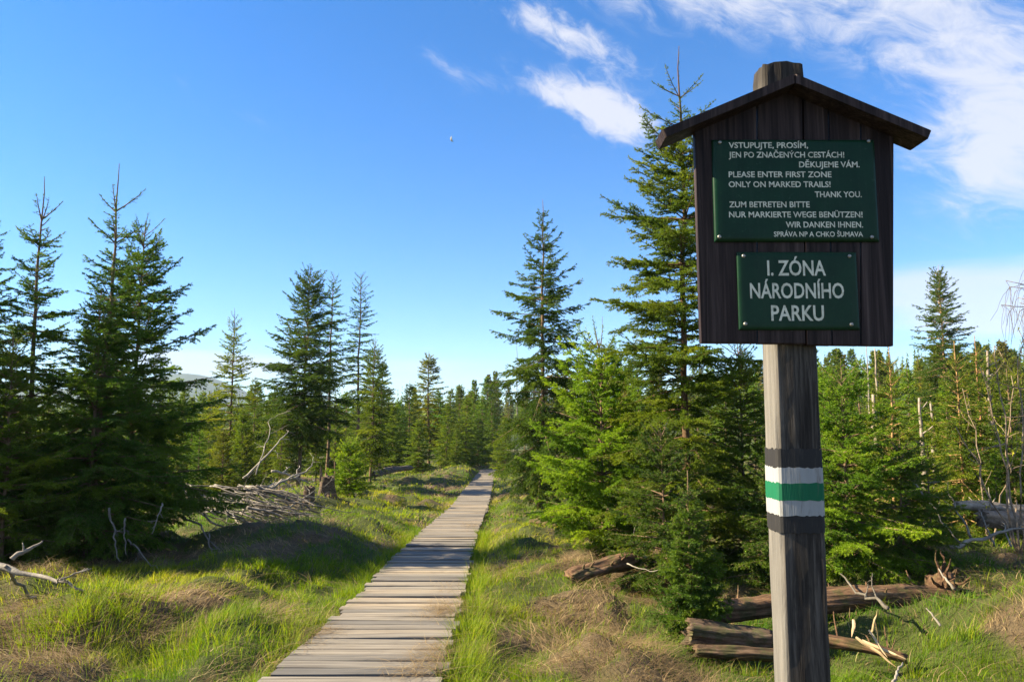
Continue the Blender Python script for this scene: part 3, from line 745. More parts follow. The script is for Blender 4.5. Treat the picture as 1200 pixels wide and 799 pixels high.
# middle distance, left of the walk
hero(275, 360, 28, 'slim yellowish spruce standing alone beside the pale fallen branches', 21, 1.45, (2.2, 1.75, .9, 1), power=.7, leader=.06, cb=.12, droop=.35, gappy=.4, k=2.2)
hero(357, 309, 27, 'broad dark spruce on twin pale trunks left of the boardwalk', 22, 2.55, (.75, .85, .9, 1), power=.62, leader=.06, bare=.10, cb=.20, low=-8, dead=10, k=2.4)
hero(389, 319, 34, 'thin sparse spruce just behind the broad dark one', 23, 1.15, DK, power=.6, leader=.03, cb=.45, droop=.4, gappy=.5, k=2.6)
hero(422, 321, 34, 'tall thin spruce with ragged see-through crown and long bare trunk', 24, 1.15, DK, power=.45, leader=.02, cb=.30, droop=.4, gappy=.6, dens=.8, k=2.6)
hero(437, 394, 32, 'yellow-green spruce with a pale trunk below the ragged tall one', 25, 1.5, (1.55, 1.4, .9, 1), power=.6, leader=.06, cb=.14, k=2.7)
hero(410, 517, 20.5, 'small round bright green spruce bush beside the grey stump', 26, .80, (2.3, 2.2, .95, 1), power=.42, leader=.04, cb=.0, low=10, k=2.0, sec=.5)
# right of the walk
hero(632, 234, 20, 'tall dark layered spruce at the right edge of the boardwalk', 31, 1.65, (.90, .98, .90, 1), sat=(.30, 1.5), inter=5, wh=.42, leader=.06, bare=.06, cb=.03, droop=.55, low=-16, hang=.55, k=1.7, dead=12)
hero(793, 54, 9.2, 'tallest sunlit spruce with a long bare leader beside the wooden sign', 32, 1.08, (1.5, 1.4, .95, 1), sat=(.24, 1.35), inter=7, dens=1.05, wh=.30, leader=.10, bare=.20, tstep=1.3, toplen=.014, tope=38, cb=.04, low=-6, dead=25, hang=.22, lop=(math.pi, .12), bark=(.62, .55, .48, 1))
hero(704, 396, 10.2, 'bright yellow-green spruce bush left of the tall sunlit spruce', 33, 1.35, (2.3, 2.35, 1.0, 1), dens=1.15, power=.42, leader=.05, cb=.0, low=6, dead=10, lop=(math.pi, .1))
hero(866, 398, 9.6, 'green spruce standing directly behind the sign post', 34, 1.05, (1.4, 1.35, .9, 1), power=.5, leader=.06, cb=.0, low=0, dead=15)
hero(776, 500, 8.3, 'dark low spruce at the foot of the tall sunlit one', 35, .85, (.8, .9, .9, 1), power=.5, leader=.06, cb=.0, low=-4, dead=15)
hero(806, 548, 6.3, 'little dark spruce sapling in front of the fallen timber', 36, .42, (1.0, 1.15, 1.0, 1), name='spruce_sapling', power=.75, leader=.17, bare=.25, cb=.02, tope=58, low=8, wh=.10, inter=26, k=.85, dens=1.9, sec=.5)
hero(985, 432, 7.7, 'leafy green spruce just right of the sign post', 37, 1.0, (1.6, 1.8, .9, 1), power=.45, leader=.07, cb=.0, low=4, dead=12)
hero(1052, 520, 7.9, 'low spreading spruce over the root end of the fallen log', 38, .85, (1.0, 1.1, .9, 1), power=.5, leader=.06, cb=.0, low=-8)
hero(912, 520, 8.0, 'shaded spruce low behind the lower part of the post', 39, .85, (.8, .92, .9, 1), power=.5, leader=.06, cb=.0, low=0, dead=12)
hero(1098, 310, 30, 'single tall conical spruce on pale trunks right of the sign', 40, 2.1, (.95, 1.0, .85, 1), power=.62, leader=.05, bare=.06, cb=.24, droop=.4, k=2.5, bark=(2.2, 2.1, 2.0, 1))
hero(1118, 398, 12.0, 'yellow-green young spruce with slim bare leader right of the sign', 41, .95, (1.55, 1.45, .95, 1), power=.7, leader=.11, bare=.22, cb=.02, bark=(2, 1.8, 1.3, 1))
hero(1037, 398, 11.0, 'thin yellow-green spruce close to the lower right corner of the sign board', 42, .9, (1.5, 1.4, .95, 1), power=.8, leader=.12, bare=.25, cb=.02, bark=(2, 1.8, 1.3, 1))
hero(1143, 392, 13.5, 'yellow-green spruce with a tall reddish stem near the pale snag', 43, 1.0, (1.4, 1.35, .95, 1), power=.7, leader=.10, bare=.2, cb=.03, bark=(1.8, 1.5, 1.1, 1))
hero(1085, 520, 9.6, 'small bright spruce with upright new shoots before the pale trunks', 44, .7, (1.7, 1.6, .95, 1), power=.7, leader=.14, bare=.2, cb=.0)
hero(1180, 430, 11.5, 'young spruce at the right edge under the bare birch', 45, 1.0, (1.2, 1.2, .9, 1), power=.6, leader=.08, cb=.0)

# background spruces: a few kinds, copied
VAR = []
for i, (Rc, cb, pw, gp, low) in enumerate([(1.6, .04, .75, .1, -6), (1.3, .10, .7, .3, -14), (1.9, .02, .65, 0, 0), (1.0, .30, .55, .5, -20), (1.5, .06, .85, .2, -10), (1.15, .18, .6, .3, -16)]):
    r = thing('spruce_tree', 'proto', 'spruce', (0, 0, 0)); VAR.append(r)
    tree_mesh(r, spruce(np.random.default_rng(100 + i), 7.0, Rc, cb=cb, power=pw, gappy=gp, low=low, k=4.6, leader=.06, bare=.08, droop=.4))
VARF = []
for i, (Rc, cb, pw) in enumerate([(1.5, .06, .8), (1.2, .12, .7), (1.7, .03, .7), (1.0, .25, .6)]):
    r = thing('spruce_tree', 'proto', 'spruce', (0, 0, 0)); VARF.append(r)
    tree_mesh(r, spruce(np.random.default_rng(120 + i), 10.0, Rc * 1.25, cb=cb, power=pw, k=10.5, leader=.05, bare=.05, droop=.4, inter=3))
used = set()
rb = random.Random(5)
def put(px, top, Y, label, group, kinds=VAR, base=7.0, color=None, pick=None, wide=1.0):
    tp = P(px, top, Y); z = gz(tp[0], Y); H = tp[2] - z
    if H < .8: return
    r = kinds[pick if pick is not None else rb.randrange(len(kinds))]
    s = H / base; c = color or tuple(x * rb.uniform(.85, 1.3) for x in (1.45, 1.4, .95)) + (1,)
    w = s * rb.uniform(1.0, 1.3) * wide
    if r.name not in used:
        used.add(r.name); r.location = (tp[0], Y, z - .05); r.scale = (w, w, s); r['label'] = label; r['group'] = group
        for ch in r.children: ch.color = c if 'crown' in ch.name else (1, 1, 1, 1)
    else:
        d = dup(r, (tp[0], Y, z - .05), rb.uniform(0, 6.28), (w, s), label, group)
        for ch in d.children: ch.color = c if 'crown' in ch.name else (1, 1, 1, 1)
G1 = 'spruces closing the far end of the boardwalk'
for px, top, Y, lab, c, pick in [
    (462, 470, 46, 'green spruce behind the yellow-green one, left of the boardwalk end', (1.7, 1.6, .95, 1), 2),
    (480, 446, 52, 'dark slim spruce left of the brown-tinged one', (.7, .8, .85, 1), 1),
    (504, 411, 54, 'tallest spruce at the boardwalk end with brown-tinged middle', (1.9, 1.35, .8, 1), 5),
    (523, 470, 50, 'mid green spruce right of the brown-tinged one', (1.7, 1.6, .95, 1), 4),
    (545, 462, 52, 'bright green spruce left of where the boardwalk ends', (1.7, 1.6, .95, 1), 0),
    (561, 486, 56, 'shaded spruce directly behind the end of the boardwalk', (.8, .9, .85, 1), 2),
    (447, 420, 48, 'slim spruce just right of the ragged tall one', (.9, 1, .9, 1), 1),
    (491, 488, 44, 'short bushy spruce behind the far tree stump', (1.7, 1.6, .95, 1), 2),
    (578, 468, 60, 'dark green spruce just right of the boardwalk end', (1.2, 1.25, .95, 1), 0),
    (592, 486, 42, 'small bright spruce left of the layered spruce', (1.8, 1.6, .95, 1), 2),
    (534, 500, 47, 'short green spruce above the far grassy mound', (1.7, 1.6, .95, 1), 0)]:
    put(px, top, Y, lab, G1, color=c, pick=pick, wide=1.25)
for px, top, Y in [(438, 462, 62), (455, 455, 70), (470, 466, 60), (486, 458, 74), (512, 455, 70), (528, 452, 78), (553, 455, 72), (566, 462, 62), (540, 448, 85), (405, 462, 58), (420, 470, 52), (388, 476, 46)]:
    put(px, top, Y, 'green spruce in the dense stand beyond the end of the boardwalk', G1, color=tuple(x * rb.uniform(.8, 1.2) for x in (1.5, 1.5, .95)) + (1,), wide=1.3)
G2 = 'young spruces left of the boardwalk'
for px, top, Y in [(225, 470, 24), (248, 455, 33), (300, 440, 36), (312, 470, 30), (330, 480, 26), (262, 500, 21), (236, 500, 19), (395, 470, 38), (430, 468, 40), (330, 500, 22), (350, 470, 36), (285, 475, 27), (210, 500, 23), (180, 490, 22), (216, 452, 48), (238, 455, 55), (256, 450, 62), (292, 452, 50), (304, 446, 58), (322, 455, 46), (205, 446, 40), (345, 448, 60), (372, 450, 55), (372, 490, 33), (405, 455, 42), (200, 470, 28), (150, 460, 30), (290, 505, 24), (60, 440, 30), (20, 450, 26), (440, 500, 36), (418, 505, 33)]:
    put(px, top, Y, 'young spruce in the thicket left of the boardwalk', G2)
G3 = 'young spruces right of the sign'
for px, top, Y in [(965, 425, 22), (985, 440, 17), (1005, 415, 26), (1028, 450, 18), (1060, 425, 24), (1075, 470, 16), (1110, 440, 20), (1130, 430, 28), (1165, 440, 22), (1190, 425, 26), (1205, 450, 16), (1150, 470, 15), (1095, 480, 15), (1015, 480, 14), (1045, 430, 32), (1180, 480, 14), (1230, 430, 18), (1125, 505, 12.5), (1165, 520, 11), (960, 440, 34), (1075, 418, 38), (1215, 405, 33), (1160, 415, 37)]:
    put(px, top, Y, 'young spruce in the sunny thicket right of the sign', G3, color=tuple(x * rb.uniform(.8, 1.2) for x in (1.9, 1.7, .95)) + (1,))
G4 = 'spruces in the thicket between the tall spruces'
for px, top, Y in [(672, 440, 30), (690, 448, 24), (728, 440, 26), (750, 425, 32), (765, 450, 20), (655, 455, 40), (712, 432, 42), (830, 420, 22), (850, 440, 16), (880, 430, 26), (905, 425, 20), (930, 435, 24), (640, 500, 28), (700, 470, 18), (740, 480, 16), (815, 460, 14)]:
    put(px, top, Y, 'spruce in the thicket between the tall spruces and the sign', G4, color=tuple(x * rb.uniform(.8, 1.2) for x in (1.7, 1.55, .95)) + (1,))
G5 = 'far spruces on the skyline'
rr = random.Random(9)
for i in range(168):
    px = rr.uniform(-60, 1300) if i < 110 else rr.uniform(900, 1280); Y = rr.uniform(60, 190) if i < 110 else rr.uniform(42, 150)
    sky = np.interp(px, [-60, 200, 330, 450, 520, 575, 680, 800, 950, 1050, 1200, 1300], [470, 468, 470, 452, 447, 438, 424, 416, 408, 410, 400, 398])
    put(px, sky + rr.uniform(-6, 26), Y, 'far spruce on the wooded skyline', G5, VARF, 10.0, tuple(x * rr.uniform(.75, 1.2) for x in (1.4, 1.3, 1.0)) + (1,))

def far_wood():
    rng = np.random.default_rng(77); g = Geo(); n = 2600
    az = np.radians(rng.uniform(-46, 46, n)); r = 180 + 620 * rng.random(n) ** .8
    x, y = r * np.sin(az), r * np.cos(az); z = ground_z(x, y); h = rng.uniform(8, 15, n); w = h * rng.uniform(.12, .19, n)
    K = 90
    for i in range(n):
        u = rng.random(K) ** .75; a = rng.uniform(0, 6.28, K); rad = w[i] * (u + .04)
        tipp = np.stack([x[i] + np.cos(a) * rad, y[i] + np.sin(a) * rad, z[i] + h[i] * (1 - u * .95) - .10 * h[i] * u], -1)
        inn = np.stack([np.full(K, x[i]), np.full(K, y[i]), z[i] + h[i] * (1 - u * .95) + .02 * h[i]], -1)
        s = np.stack([-np.sin(a), np.cos(a), np.zeros(K)], -1) * (rad * .45 + .12)[:, None]
        V = np.stack([inn, tipp + s * .8, tipp - s * .8], 1).reshape(-1, 3)
        g.add(V, np.arange(K * 3).reshape(-1, 3), None, np.repeat(np.clip(rng.normal(.42 + rng.normal(0, .0), .16, K), 0, 1), 3))
    o = link('forest', g.mesh('forest', M['needles'])); o.color = (1.3, 1.2, .95, 1)
    tag(o, 'dense far spruce forest covering the low hill behind everything', 'forest', kind='stuff')
far_wood()

# ------------------------------------------------------------------ dead wood
def wander(rng, p0, p1, n=9, amp=.04):
    p0, p1 = np.asarray(p0, float), np.asarray(p1, float); t = np.linspace(0, 1, n)[:, None]
    L = np.linalg.norm(p1 - p0); w = np.cumsum(rng.normal(0, amp * L / n ** .5, (n, 3)), 0); w -= t * w[-1]; w -= (1 - t) * w[0]
    return p0 + (p1 - p0) * t + w
def dead_branch(seed, p0, p1, r0, r1, label, group=None, name='dead_branch', cat='dead branch', twigs=5, amp=.06, color=(1, 1, 1, 1), sides=7, tl=.3, mat='deadwood', up=.1, lv2=True):
    rng = np.random.default_rng(seed); g = Geo(); C = wander(rng, p0, p1, 12, amp); org = C[0].copy(); L = np.linalg.norm(C[-1] - C[0])
    rad = np.linspace(r0, r1, 12) * rng.uniform(.9, 1.1, 12)
    v, q, t = tubes(C[None] - org, rad[None], sides); g.add(v, t, q)
    D = nrm(np.gradient(C, axis=0))
    for i in range(twigs):
        k = rng.integers(3, 12); base = C[k] ; d = D[min(k, 11)]; rv = rng.normal(size=3); s = nrm(rv - rv.dot(d) * d)
        e = base + (d * rng.uniform(.3, 1.0) + s * rng.uniform(.6, 1.1) + np.array((0, 0, up))) * L * tl * rng.uniform(.4, 1.1)
        T = wander(rng, base, e, 7, .08); v, q, t = tubes(T[None] - org, np.linspace(rad[k] * .6, r1 * .5, 7)[None], 5); g.add(v, t, q)
        if lv2:
            for j in range(2):
                kk = rng.integers(2, 6); rv = rng.normal(size=3); e2 = T[kk] + nrm((e - base) / np.linalg.norm(e - base) + rv * .6) * L * tl * rng.uniform(.2, .5)
                T2 = wander(rng, T[kk], e2, 5, .08); v, q, t = tubes(T2[None] - org, np.linspace(rad[k] * .35, r1 * .35, 5)[None], 4); g.add(v, t, q)
    o = link(name, g.mesh(name, M[mat], True)); o.location = org; o.color = color
    return tag(o, label, cat, group)
def G(px, py, dz=0.0):                       # where the ray through a photo pixel meets the ground
    d = ray(px, py); ts = np.concatenate([np.linspace(2.5, 30, 1400), np.linspace(30, 120, 900)])
    zz = CAMZ + ts * d[2] - ground_z(ts * d[0], ts * d[1]); i = np.argmax(zz < dz) if (zz < dz).any() else len(ts) - 1
    t = ts[i]; return np.array((t * d[0], t * d[1], CAMZ + t * d[2]))
# pale forked branch at the left foreground
a = G(100, 692, .03); b = P(-12, 655, a[1] + .25)
dead_branch(301, b, a, .030, .008, 'pale forked dead branch lying in the grass at the left edge', twigs=3, amp=.05, color=(1.5, 1.5, 1.45, 1), tl=.22)
dead_branch(302, P(14, 655, a[1] + .2), P(50, 634, a[1] + .35), .022, .008, 'short pale stick rising from the forked branch at left', twigs=1, color=(1.5, 1.5, 1.45, 1))
dead_branch(303, G(44, 706, .02), P(6, 663, a[1] + .15), .012, .016, 'thin pale stick leaning under the forked branch', twigs=0, color=(1.3, 1.3, 1.3, 1))
# brush pile
rng = np.random.default_rng(61)
GB = 'grey dead branches heaped under the left spruces'
for i in range(80):
    f = rng.random(); px = 215 + 110 * rng.random(); py = 566 + 34 * rng.random() + (px - 215) * .02; Y = rng.uniform(12.2, 14.5)
    p0 = P(px, py, Y); e = P(px + rng.uniform(40, 95), py + rng.uniform(5, 36), Y + rng.uniform(-.6, .8))
    z = gz(e[0], e[1]); e[2] = max(e[2], z + .03)
    dead_branch(400 + i, p0, e, rng.uniform(.008, .024), .005, 'grey dead branch in the tangled heap under the left spruces', GB, twigs=int(rng.integers(1, 4)), amp=.05, color=tuple(np.array((1, 1, 1.03)) * rng.uniform(.75, 1.7)) + (1,), sides=5, tl=.25)
for i, (x0, y0, Y0, x1, y1, Y1, r0, lab, w) in enumerate([
    (203, 560, 12.3, 262, 617, 12.0, .035, 'thick pale dead branch slanting down out of the brush heap', 1.5),
    (250, 585, 12.6, 285, 615, 12.0, .028, 'bright barkless branch resting on the brush heap', 2.0),
    (262, 590, 12.2, 330, 633, 11.2, .014, 'long thin dark branch reaching from the heap into the grass', .6),
    (215, 605, 10.8, 262, 648, 10.2, .016, 'arched grey dead branch before the left spruces', 1.1),
    (128, 595, 9.3, 141, 658, 9.0, .016, 'upright dead stick under the left spruces', 1.0),
    (147, 607, 9.3, 148, 650, 9.1, .012, 'short upright grey stick beside the taller one', 1.1),
    (150, 632, 9.3, 192, 672, 8.9, .012, 'thin grey stick leaning down to the grass', .9),
    (190, 590, 9.6, 178, 625, 9.4, .012, 'yellowish crooked stick hanging at the clump edge', 1.6),
    (245, 625, 10.4, 249, 668, 10.0, .012, 'pale stick standing in the grass by the heap', 1.3),
    (285, 560, 14.5, 336, 508, 15.5, .022, 'pale yellow branch of a fallen birch rising from the heap', 2.2),
    (300, 556, 14.5, 318, 490, 15.3, .014, 'slim pale birch branch rising steeply from the heap', 2.2),
    (310, 575, 14.2, 366, 545, 15.0, .028, 'pale curved branch at the right end of the heap', 2.0),
    (290, 580, 14.4, 352, 556, 15.2, .030, 'pale crooked limb lying on top of the heap', 2.1),
    (318, 552, 14.6, 362, 566, 15.0, .030, 'pale bent limb behind the heap', 1.9),
    (320, 600, 13.4, 372, 577, 14.6, .020, 'grey branch pointing from the heap toward the stump', 1.4)]):
    dead_branch(500 + i, P(x0, y0, Y0), P(x1, y1, Y1), r0, r0 * .4, lab, twigs=3, amp=.07, color=(w, w, w * .96, 1), sides=6, tl=.3)
# right-hand dead branches
for i, (x0, y0, Y0, x1, y1, Y1, r0, lab, w) in enumerate([
    (1112, 640, 7.6, 1215, 618, 7.9, .022, 'long arched grey branch over the brown bank at right', 1.5),
    (1138, 630, 7.9, 1110, 575, 8.2, .014, 'thin pale branch slanting up through the right spruces', 1.4),
    (1048, 536, 9.0, 1130, 640, 8.2, .013, 'long slim bare branch crossing the right spruces', 1.4),
    (1165, 640, 7.9, 1150, 600, 8.1, .012, 'pale stick planted in the right bank', 1.6),
    (1185, 640, 7.9, 1176, 612, 8.1, .012, 'short pale stick planted in the right bank', 1.6),
    (1040, 712, 6.0, 985, 672, 6.9, .016, 'reddish curved dead branch right of the post', .8),
    (1118, 690, 6.6, 1100, 666, 6.8, .014, 'grey broken stick standing by the root plate', 1.3),
    (1102, 733, 5.6, 1085, 712, 5.7, .010, 'short pale stick leaning on the mound', 1.6),
    (740, 640, 8.6, 752, 585, 8.8, .007, 'thin curved bare sapling before the dark spruce', 1.0),
    (1046, 800, 4.3, 1058, 776, 4.5, .010, 'pale stick poking up at the bottom right of the post', 1.7),
    (735, 660, 8.2, 775, 668, 7.9, .008, 'thin pale twig beyond the short brown log', 1.6)]):
    dead_branch(540 + i, P(x0, y0, Y0), P(x1, y1, Y1), r0, r0 * .4, lab, twigs=2 if i < 6 else 0, amp=.06, color=(w, w, w * .95, 1), sides=6, tl=.22)

def log(seed, p0, p1, r0, r1, label, name='fallen_log', cat='log', color=(1, 1, 1, 1), mat='log', knots=4, square=False, amp=.02):
    rng = np.random.default_rng(seed); p0, p1 = np.asarray(p0), np.asarray(p1); L = np.linalg.norm(p1 - p0); X = (p1 - p0) / L
    n, m = 44, 40; s = np.linspace(0, L, n); a = np.arange(m) / m * 2 * math.pi
    rad = np.interp(s, [0, L], [r0, r1])[:, None] * (1 + (vnoise(s[:, None] * 3 + a * 0, a * 1.2 + s[:, None] * 0, seed) - .5) * .5 + (vnoise(s[:, None] * 11 + a * 0, a * 3, seed + 1) - .5) * .22 + (vnoise(s[:, None] * 2 + a * 0, a * 7, seed + 2) - .5) * .22)
    if square:
        rad = rad * np.minimum(1.25, 1 / np.maximum(np.abs(np.cos(a - .2)), np.abs(np.sin(a - .2))))[None]
    V = np.stack([np.broadcast_to(s[:, None], rad.shape), rad * np.cos(a), rad * np.sin(a)], -1)
    V[..., 2] += np.sin(s / L * 3.1)[:, None] * L * amp; V[0, :, 0] += rng.normal(0, r0 * .3, m); V[-1, :, 0] += rng.normal(0, r1 * .3, m)
    q = [(i * m + j, (i + 1) * m + j, (i + 1) * m + (j + 1) % m, i * m + (j + 1) % m) for i in range(n - 1) for j in range(m)]
    Vf = np.concatenate([V.reshape(-1, 3), [[r0 * .1, 0, 0]], [[L - r1 * .1, 0, 0]]]); t = []
    for j in range(m): t += [(j, (j + 1) % m, n * m), ((n - 1) * m + j, n * m + 1, (n - 1) * m + (j + 1) % m)]
    g = Geo(); g.add(Vf, t, q)
    for i in range(knots):
        x = rng.uniform(.15, .9) * L; aa = rng.uniform(.3, 2.8); l = rng.uniform(.06, .22); rr_ = np.interp(x, [0, L], [r0, r1])
        b = np.array((x, rr_ * .8 * math.cos(aa), rr_ * .8 * math.sin(aa))); e = b + np.array((rng.uniform(-.3, .5), math.cos(aa), math.sin(aa))) * l
        v, qq, tt = tubes(wander(rng, b, e, 5, .05)[None], np.linspace(rr_ * .18, .004, 5)[None], 5); g.add(v, tt, qq)
    o = link(name, g.mesh(name, M[mat], True)); o.location = p0; o.color = color
    o.rotation_euler = Vector(X).to_track_quat('X', 'Z').to_euler()
    return tag(o, label, cat)
log(601, P(806, 722, 6.5), P(1106, 700, 6.9), .085, .105, 'long bark-covered log lying across behind the post', color=(1.0, .85, .72, 1), knots=6)
log(602, P(806, 741, 6.0), P(902, 752, 6.0), .085, .08, 'squared split grey timber under the long log left of the post', square=True, color=(.8, .8, .8, 1), knots=0, amp=0)
log(603, P(815, 762, 5.85), P(915, 768, 5.85), .05, .045, 'low dark timber half sunk in the grass left of the post', color=(.8, .75, .7, 1), knots=0, amp=0)
log(604, P(960, 748, 5.8), P(1062, 772, 5.6), .05, .03, 'splintered rotten log right of the post', color=(.95, .78, .62, 1), knots=5)
log(605, P(668, 677, 8.15), P(742, 655, 8.5), .085, .10, 'short thick brown log lying on the dry grass', color=(1.0, .85, .75, 1), knots=5)
log(606, P(1070, 668, 7.6), P(1150, 678, 7.4), .07, .05, 'mossy brown log on the far side of the right bank', color=(.8, .7, .6, 1), knots=5)
log(607, P(1120, 592, 9.8), P(1215, 600, 9.8), .06, .07, 'pale barkless trunk lying among the right spruces', color=(2.0, 1.9, 1.7, 1), mat='deadwood')
log(608, P(1150, 606, 9.6), P(1215, 618, 9.6), .10, .12, 'thick sunlit cut log at the right edge', color=(1.7, 1.45, 1.2, 1), mat='deadwood')
log(609, P(436, 556, 33), P(482, 548, 36), .14, .11, 'grey log lying before the far tree stump', mat='deadwood', color=(.8, .75, .7, 1))
log(610, P(540, 548.5, 54), P(586, 548.5, 55), .13, .10, 'dark log lying across the far end of the boardwalk', color=(.8, .8, .8, 1))
log(611, P(625, 610, 14.0), P(655, 616, 13.6), .10, .08, 'dark rotten log at the foot of the layered spruce', color=(.8, .7, .6, 1))
# splinters and root plate
def sticks(name, label, cat, spots, mat, color):
    g = Geo(); rng = np.random.default_rng(hash(label) % 1000 if False else len(label)); org = spots[0][0]
    for p0, p1, r in spots:
        v, q, t = tubes((wander(rng, p0, p1, 6, .05) - org)[None], (np.array([.7, 1, 1, .8, .5, .1]) * r)[None], 5); g.add(v, t, q)
    o = link(name, g.mesh(name, M[mat], False)); o.location = org; o.color = color; return tag(o, label, cat)
for i, (x0, y0, x1, y1, r, lab) in enumerate([
    (1003, 746, 1050, 781, .012, 'long fresh yellow splinter lying on the rotten log'),
    (1018, 738, 1040, 770, .010, 'upright jagged splinter of the rotten log'),
    (1000, 726, 998, 746, .012, 'short grey stub standing right of the post'),
    (1020, 742, 1028, 714, .010, 'thin pale upright stub right of the post'),
    (1010, 750, 1062, 772, .016, 'broken wood piece at the end of the rotten log')]):
    sticks('wood_splinter', lab, 'wood splinter', [(P(x0, y0, 5.6), P(x1, y1, 5.45), r)], 'splinter', (1, 1, 1, 1))
def root_plate():
    rng = np.random.default_rng(71); c = P(1104, 694, 6.95); g = Geo()
    n, m = 12, 20; th = np.linspace(0, math.pi, n); ph = np.arange(m) / m * 2 * math.pi
    r = .17 * (1 + (vnoise(th[:, None] * 2.5 + ph * 0, ph[None, :] * 1.6 + th[:, None] * 0, 3) - .5) * .8)
    V = np.stack([r * np.cos(th)[:, None] * .6, r * np.sin(th)[:, None] * np.cos(ph), r * np.sin(th)[:, None] * np.sin(ph)], -1)
    g.add(V, None, [(i * m + j, i * m + (j + 1) % m, (i + 1) * m + (j + 1) % m, (i + 1) * m + j) for i in range(n - 1) for j in range(m)])
    for i in range(30):
        d = nrm(rng.normal(size=3) + np.array((.4, -.2, .1))); e = d * rng.uniform(.25, .45)
        v, q, t = tubes(wander(rng, d * .08, e, 7, .14)[None], np.linspace(.022, .004, 7)[None], 5); g.add(v, t, q)
    o = link('root_plate', g.mesh('root_plate', M['log'])); o.location = c; o.color = (.75, .62, .52, 1)
    tag(o, 'torn-up root plate at the right end of the long log', 'tree roots')
root_plate()

def stump(px, py, Y, w, h, label, seed, stubs=2, color=(1, 1, 1, 1)):
    rng = np.random.default_rng(seed); p = G(px, py); g = Geo(); m, n = 22, 9; w *= p[1] / Y; h *= p[1] / Y; a = np.arange(m) / m * 2 * math.pi; t_ = np.linspace(0, 1, n)
    flare = 1 + .55 * (1 - t_) ** 3; rad = w / 2 * flare[:, None] * (1 + (vnoise(a * 1.9, a * .3, seed) - .5) * .35 * (1.2 - t_[:, None]) + (vnoise(a[None] * 4 + t_[:, None] * 0, t_[:, None] * 3, seed + 2) - .5) * .12)
    V = np.stack([rad * np.cos(a), rad * np.sin(a), np.broadcast_to((t_ * (h + .12) - .12)[:, None], rad.shape)], -1); V[-1, :, 2] += rng.normal(0, .025, m)
    q = [(i * m + j, i * m + (j + 1) % m, (i + 1) * m + (j + 1) % m, (i + 1) * m + j) for i in range(n - 1) for j in range(m)]
    Vf = np.concatenate([V.reshape(-1, 3), [[0, 0, h - .02]]]); t = [((n - 1) * m + j, (n - 1) * m + (j + 1) % m, n * m) for j in range(m)]
    g.add(Vf, t, q)
    for i in range(stubs):
        b = np.array((w * .45 * math.cos(2.6 + i), -.1, h * .8)); v, qq, tt = tubes(wander(rng, b, b + np.array((0, 0, rng.uniform(.25, .5))), 4, .03)[None], np.array([[.04, .035, .03, .012]]), 5); g.add(v, tt, qq)
    o = link('tree_stump', g.mesh('tree_stump', M['log'])); o.location = p; o.color = color; o.rotation_euler = (0, 0, 0)
    tag(o, label, 'tree stump')
stump(383, 578, 24, .44, .52, 'grey tree stump with a broken stub beside the round spruce bush', 81, 2, (.85, .85, .88, 1))
stump(483, 549, 43, .62, .75, 'small far tree stump on the grassy mound near the boardwalk end', 82, 1, (.9, .88, .88, 1))
stump(362, 590, 20, .30, .45, 'slim dark stump at the end of the brush heap', 83, 0, (.8, .8, .8, 1))

# snags: standing dead trunks
def snag(px0, py0, px1, py1, Y, w, label, seed, color, twigs=6):
    top = P(px1, py1, Y); bx = P(px0, py0, Y); bz = gz(bx[0], Y); b = np.array((bx[0], Y, min(bx[2], max(bz, bx[2]) if False else bz)))
    dead_branch(seed, b, top, w / 2.2, w / 9, label, 'pale dead trunks right of the sign', 'dead_tree', 'dead tree', twigs, .012, color, 8, .10, up=0, lv2=False)
W_ = (1.8, 1.7, 1.5, 1)
snag(1028, 520, 1025, 408, 21, .15, 'slim pale dead trunk close to the sign board corner', 701, W_)
snag(1016, 500, 1015, 405, 25, .12, 'greyish thin dead trunk tight against the sign board', 702, (1.6, 1.6, 1.6, 1))
snag(1029, 520, 1023, 462, 13.5, .22, 'short thick bright broken trunk in the young spruces', 703, (1.8, 1.65, 1.4, 1), 5)
snag(1166, 530, 1157, 411, 16, .20, 'pale broken snag right of the tall conical spruce', 704, (1.6, 1.45, 1.3, 1), 8)
snag(1081, 540, 1077, 466, 14.5, .17, 'pale broken trunk half hidden below the conical spruce', 705, (1.7, 1.62, 1.5, 1), 4)
snag(1095, 540, 1090, 470, 15.2, .15, 'second pale trunk half hidden under the conical spruce', 706, (1.6, 1.55, 1.45, 1), 4)
snag(971, 500, 968, 448, 40, .16, 'thin grey dead trunk just right of the post', 707, (1.7, 1.7, 1.7, 1))
snag(706, 480, 706, 371, 60, .16, 'lone thin dead pole on the skyline between the tall spruces', 708, (1.3, 1.3, 1.3, 1), 0)
snag(607, 470, 605, 404, 60, .12, 'thin dead pole left of the layered spruce skyline', 709, (1.2, 1.2, 1.2, 1), 4)
snag(1045, 470, 1043, 416, 60, .22, 'far dead trunk above the right thicket', 710, (1.6, 1.6, 1.6, 1), 3)

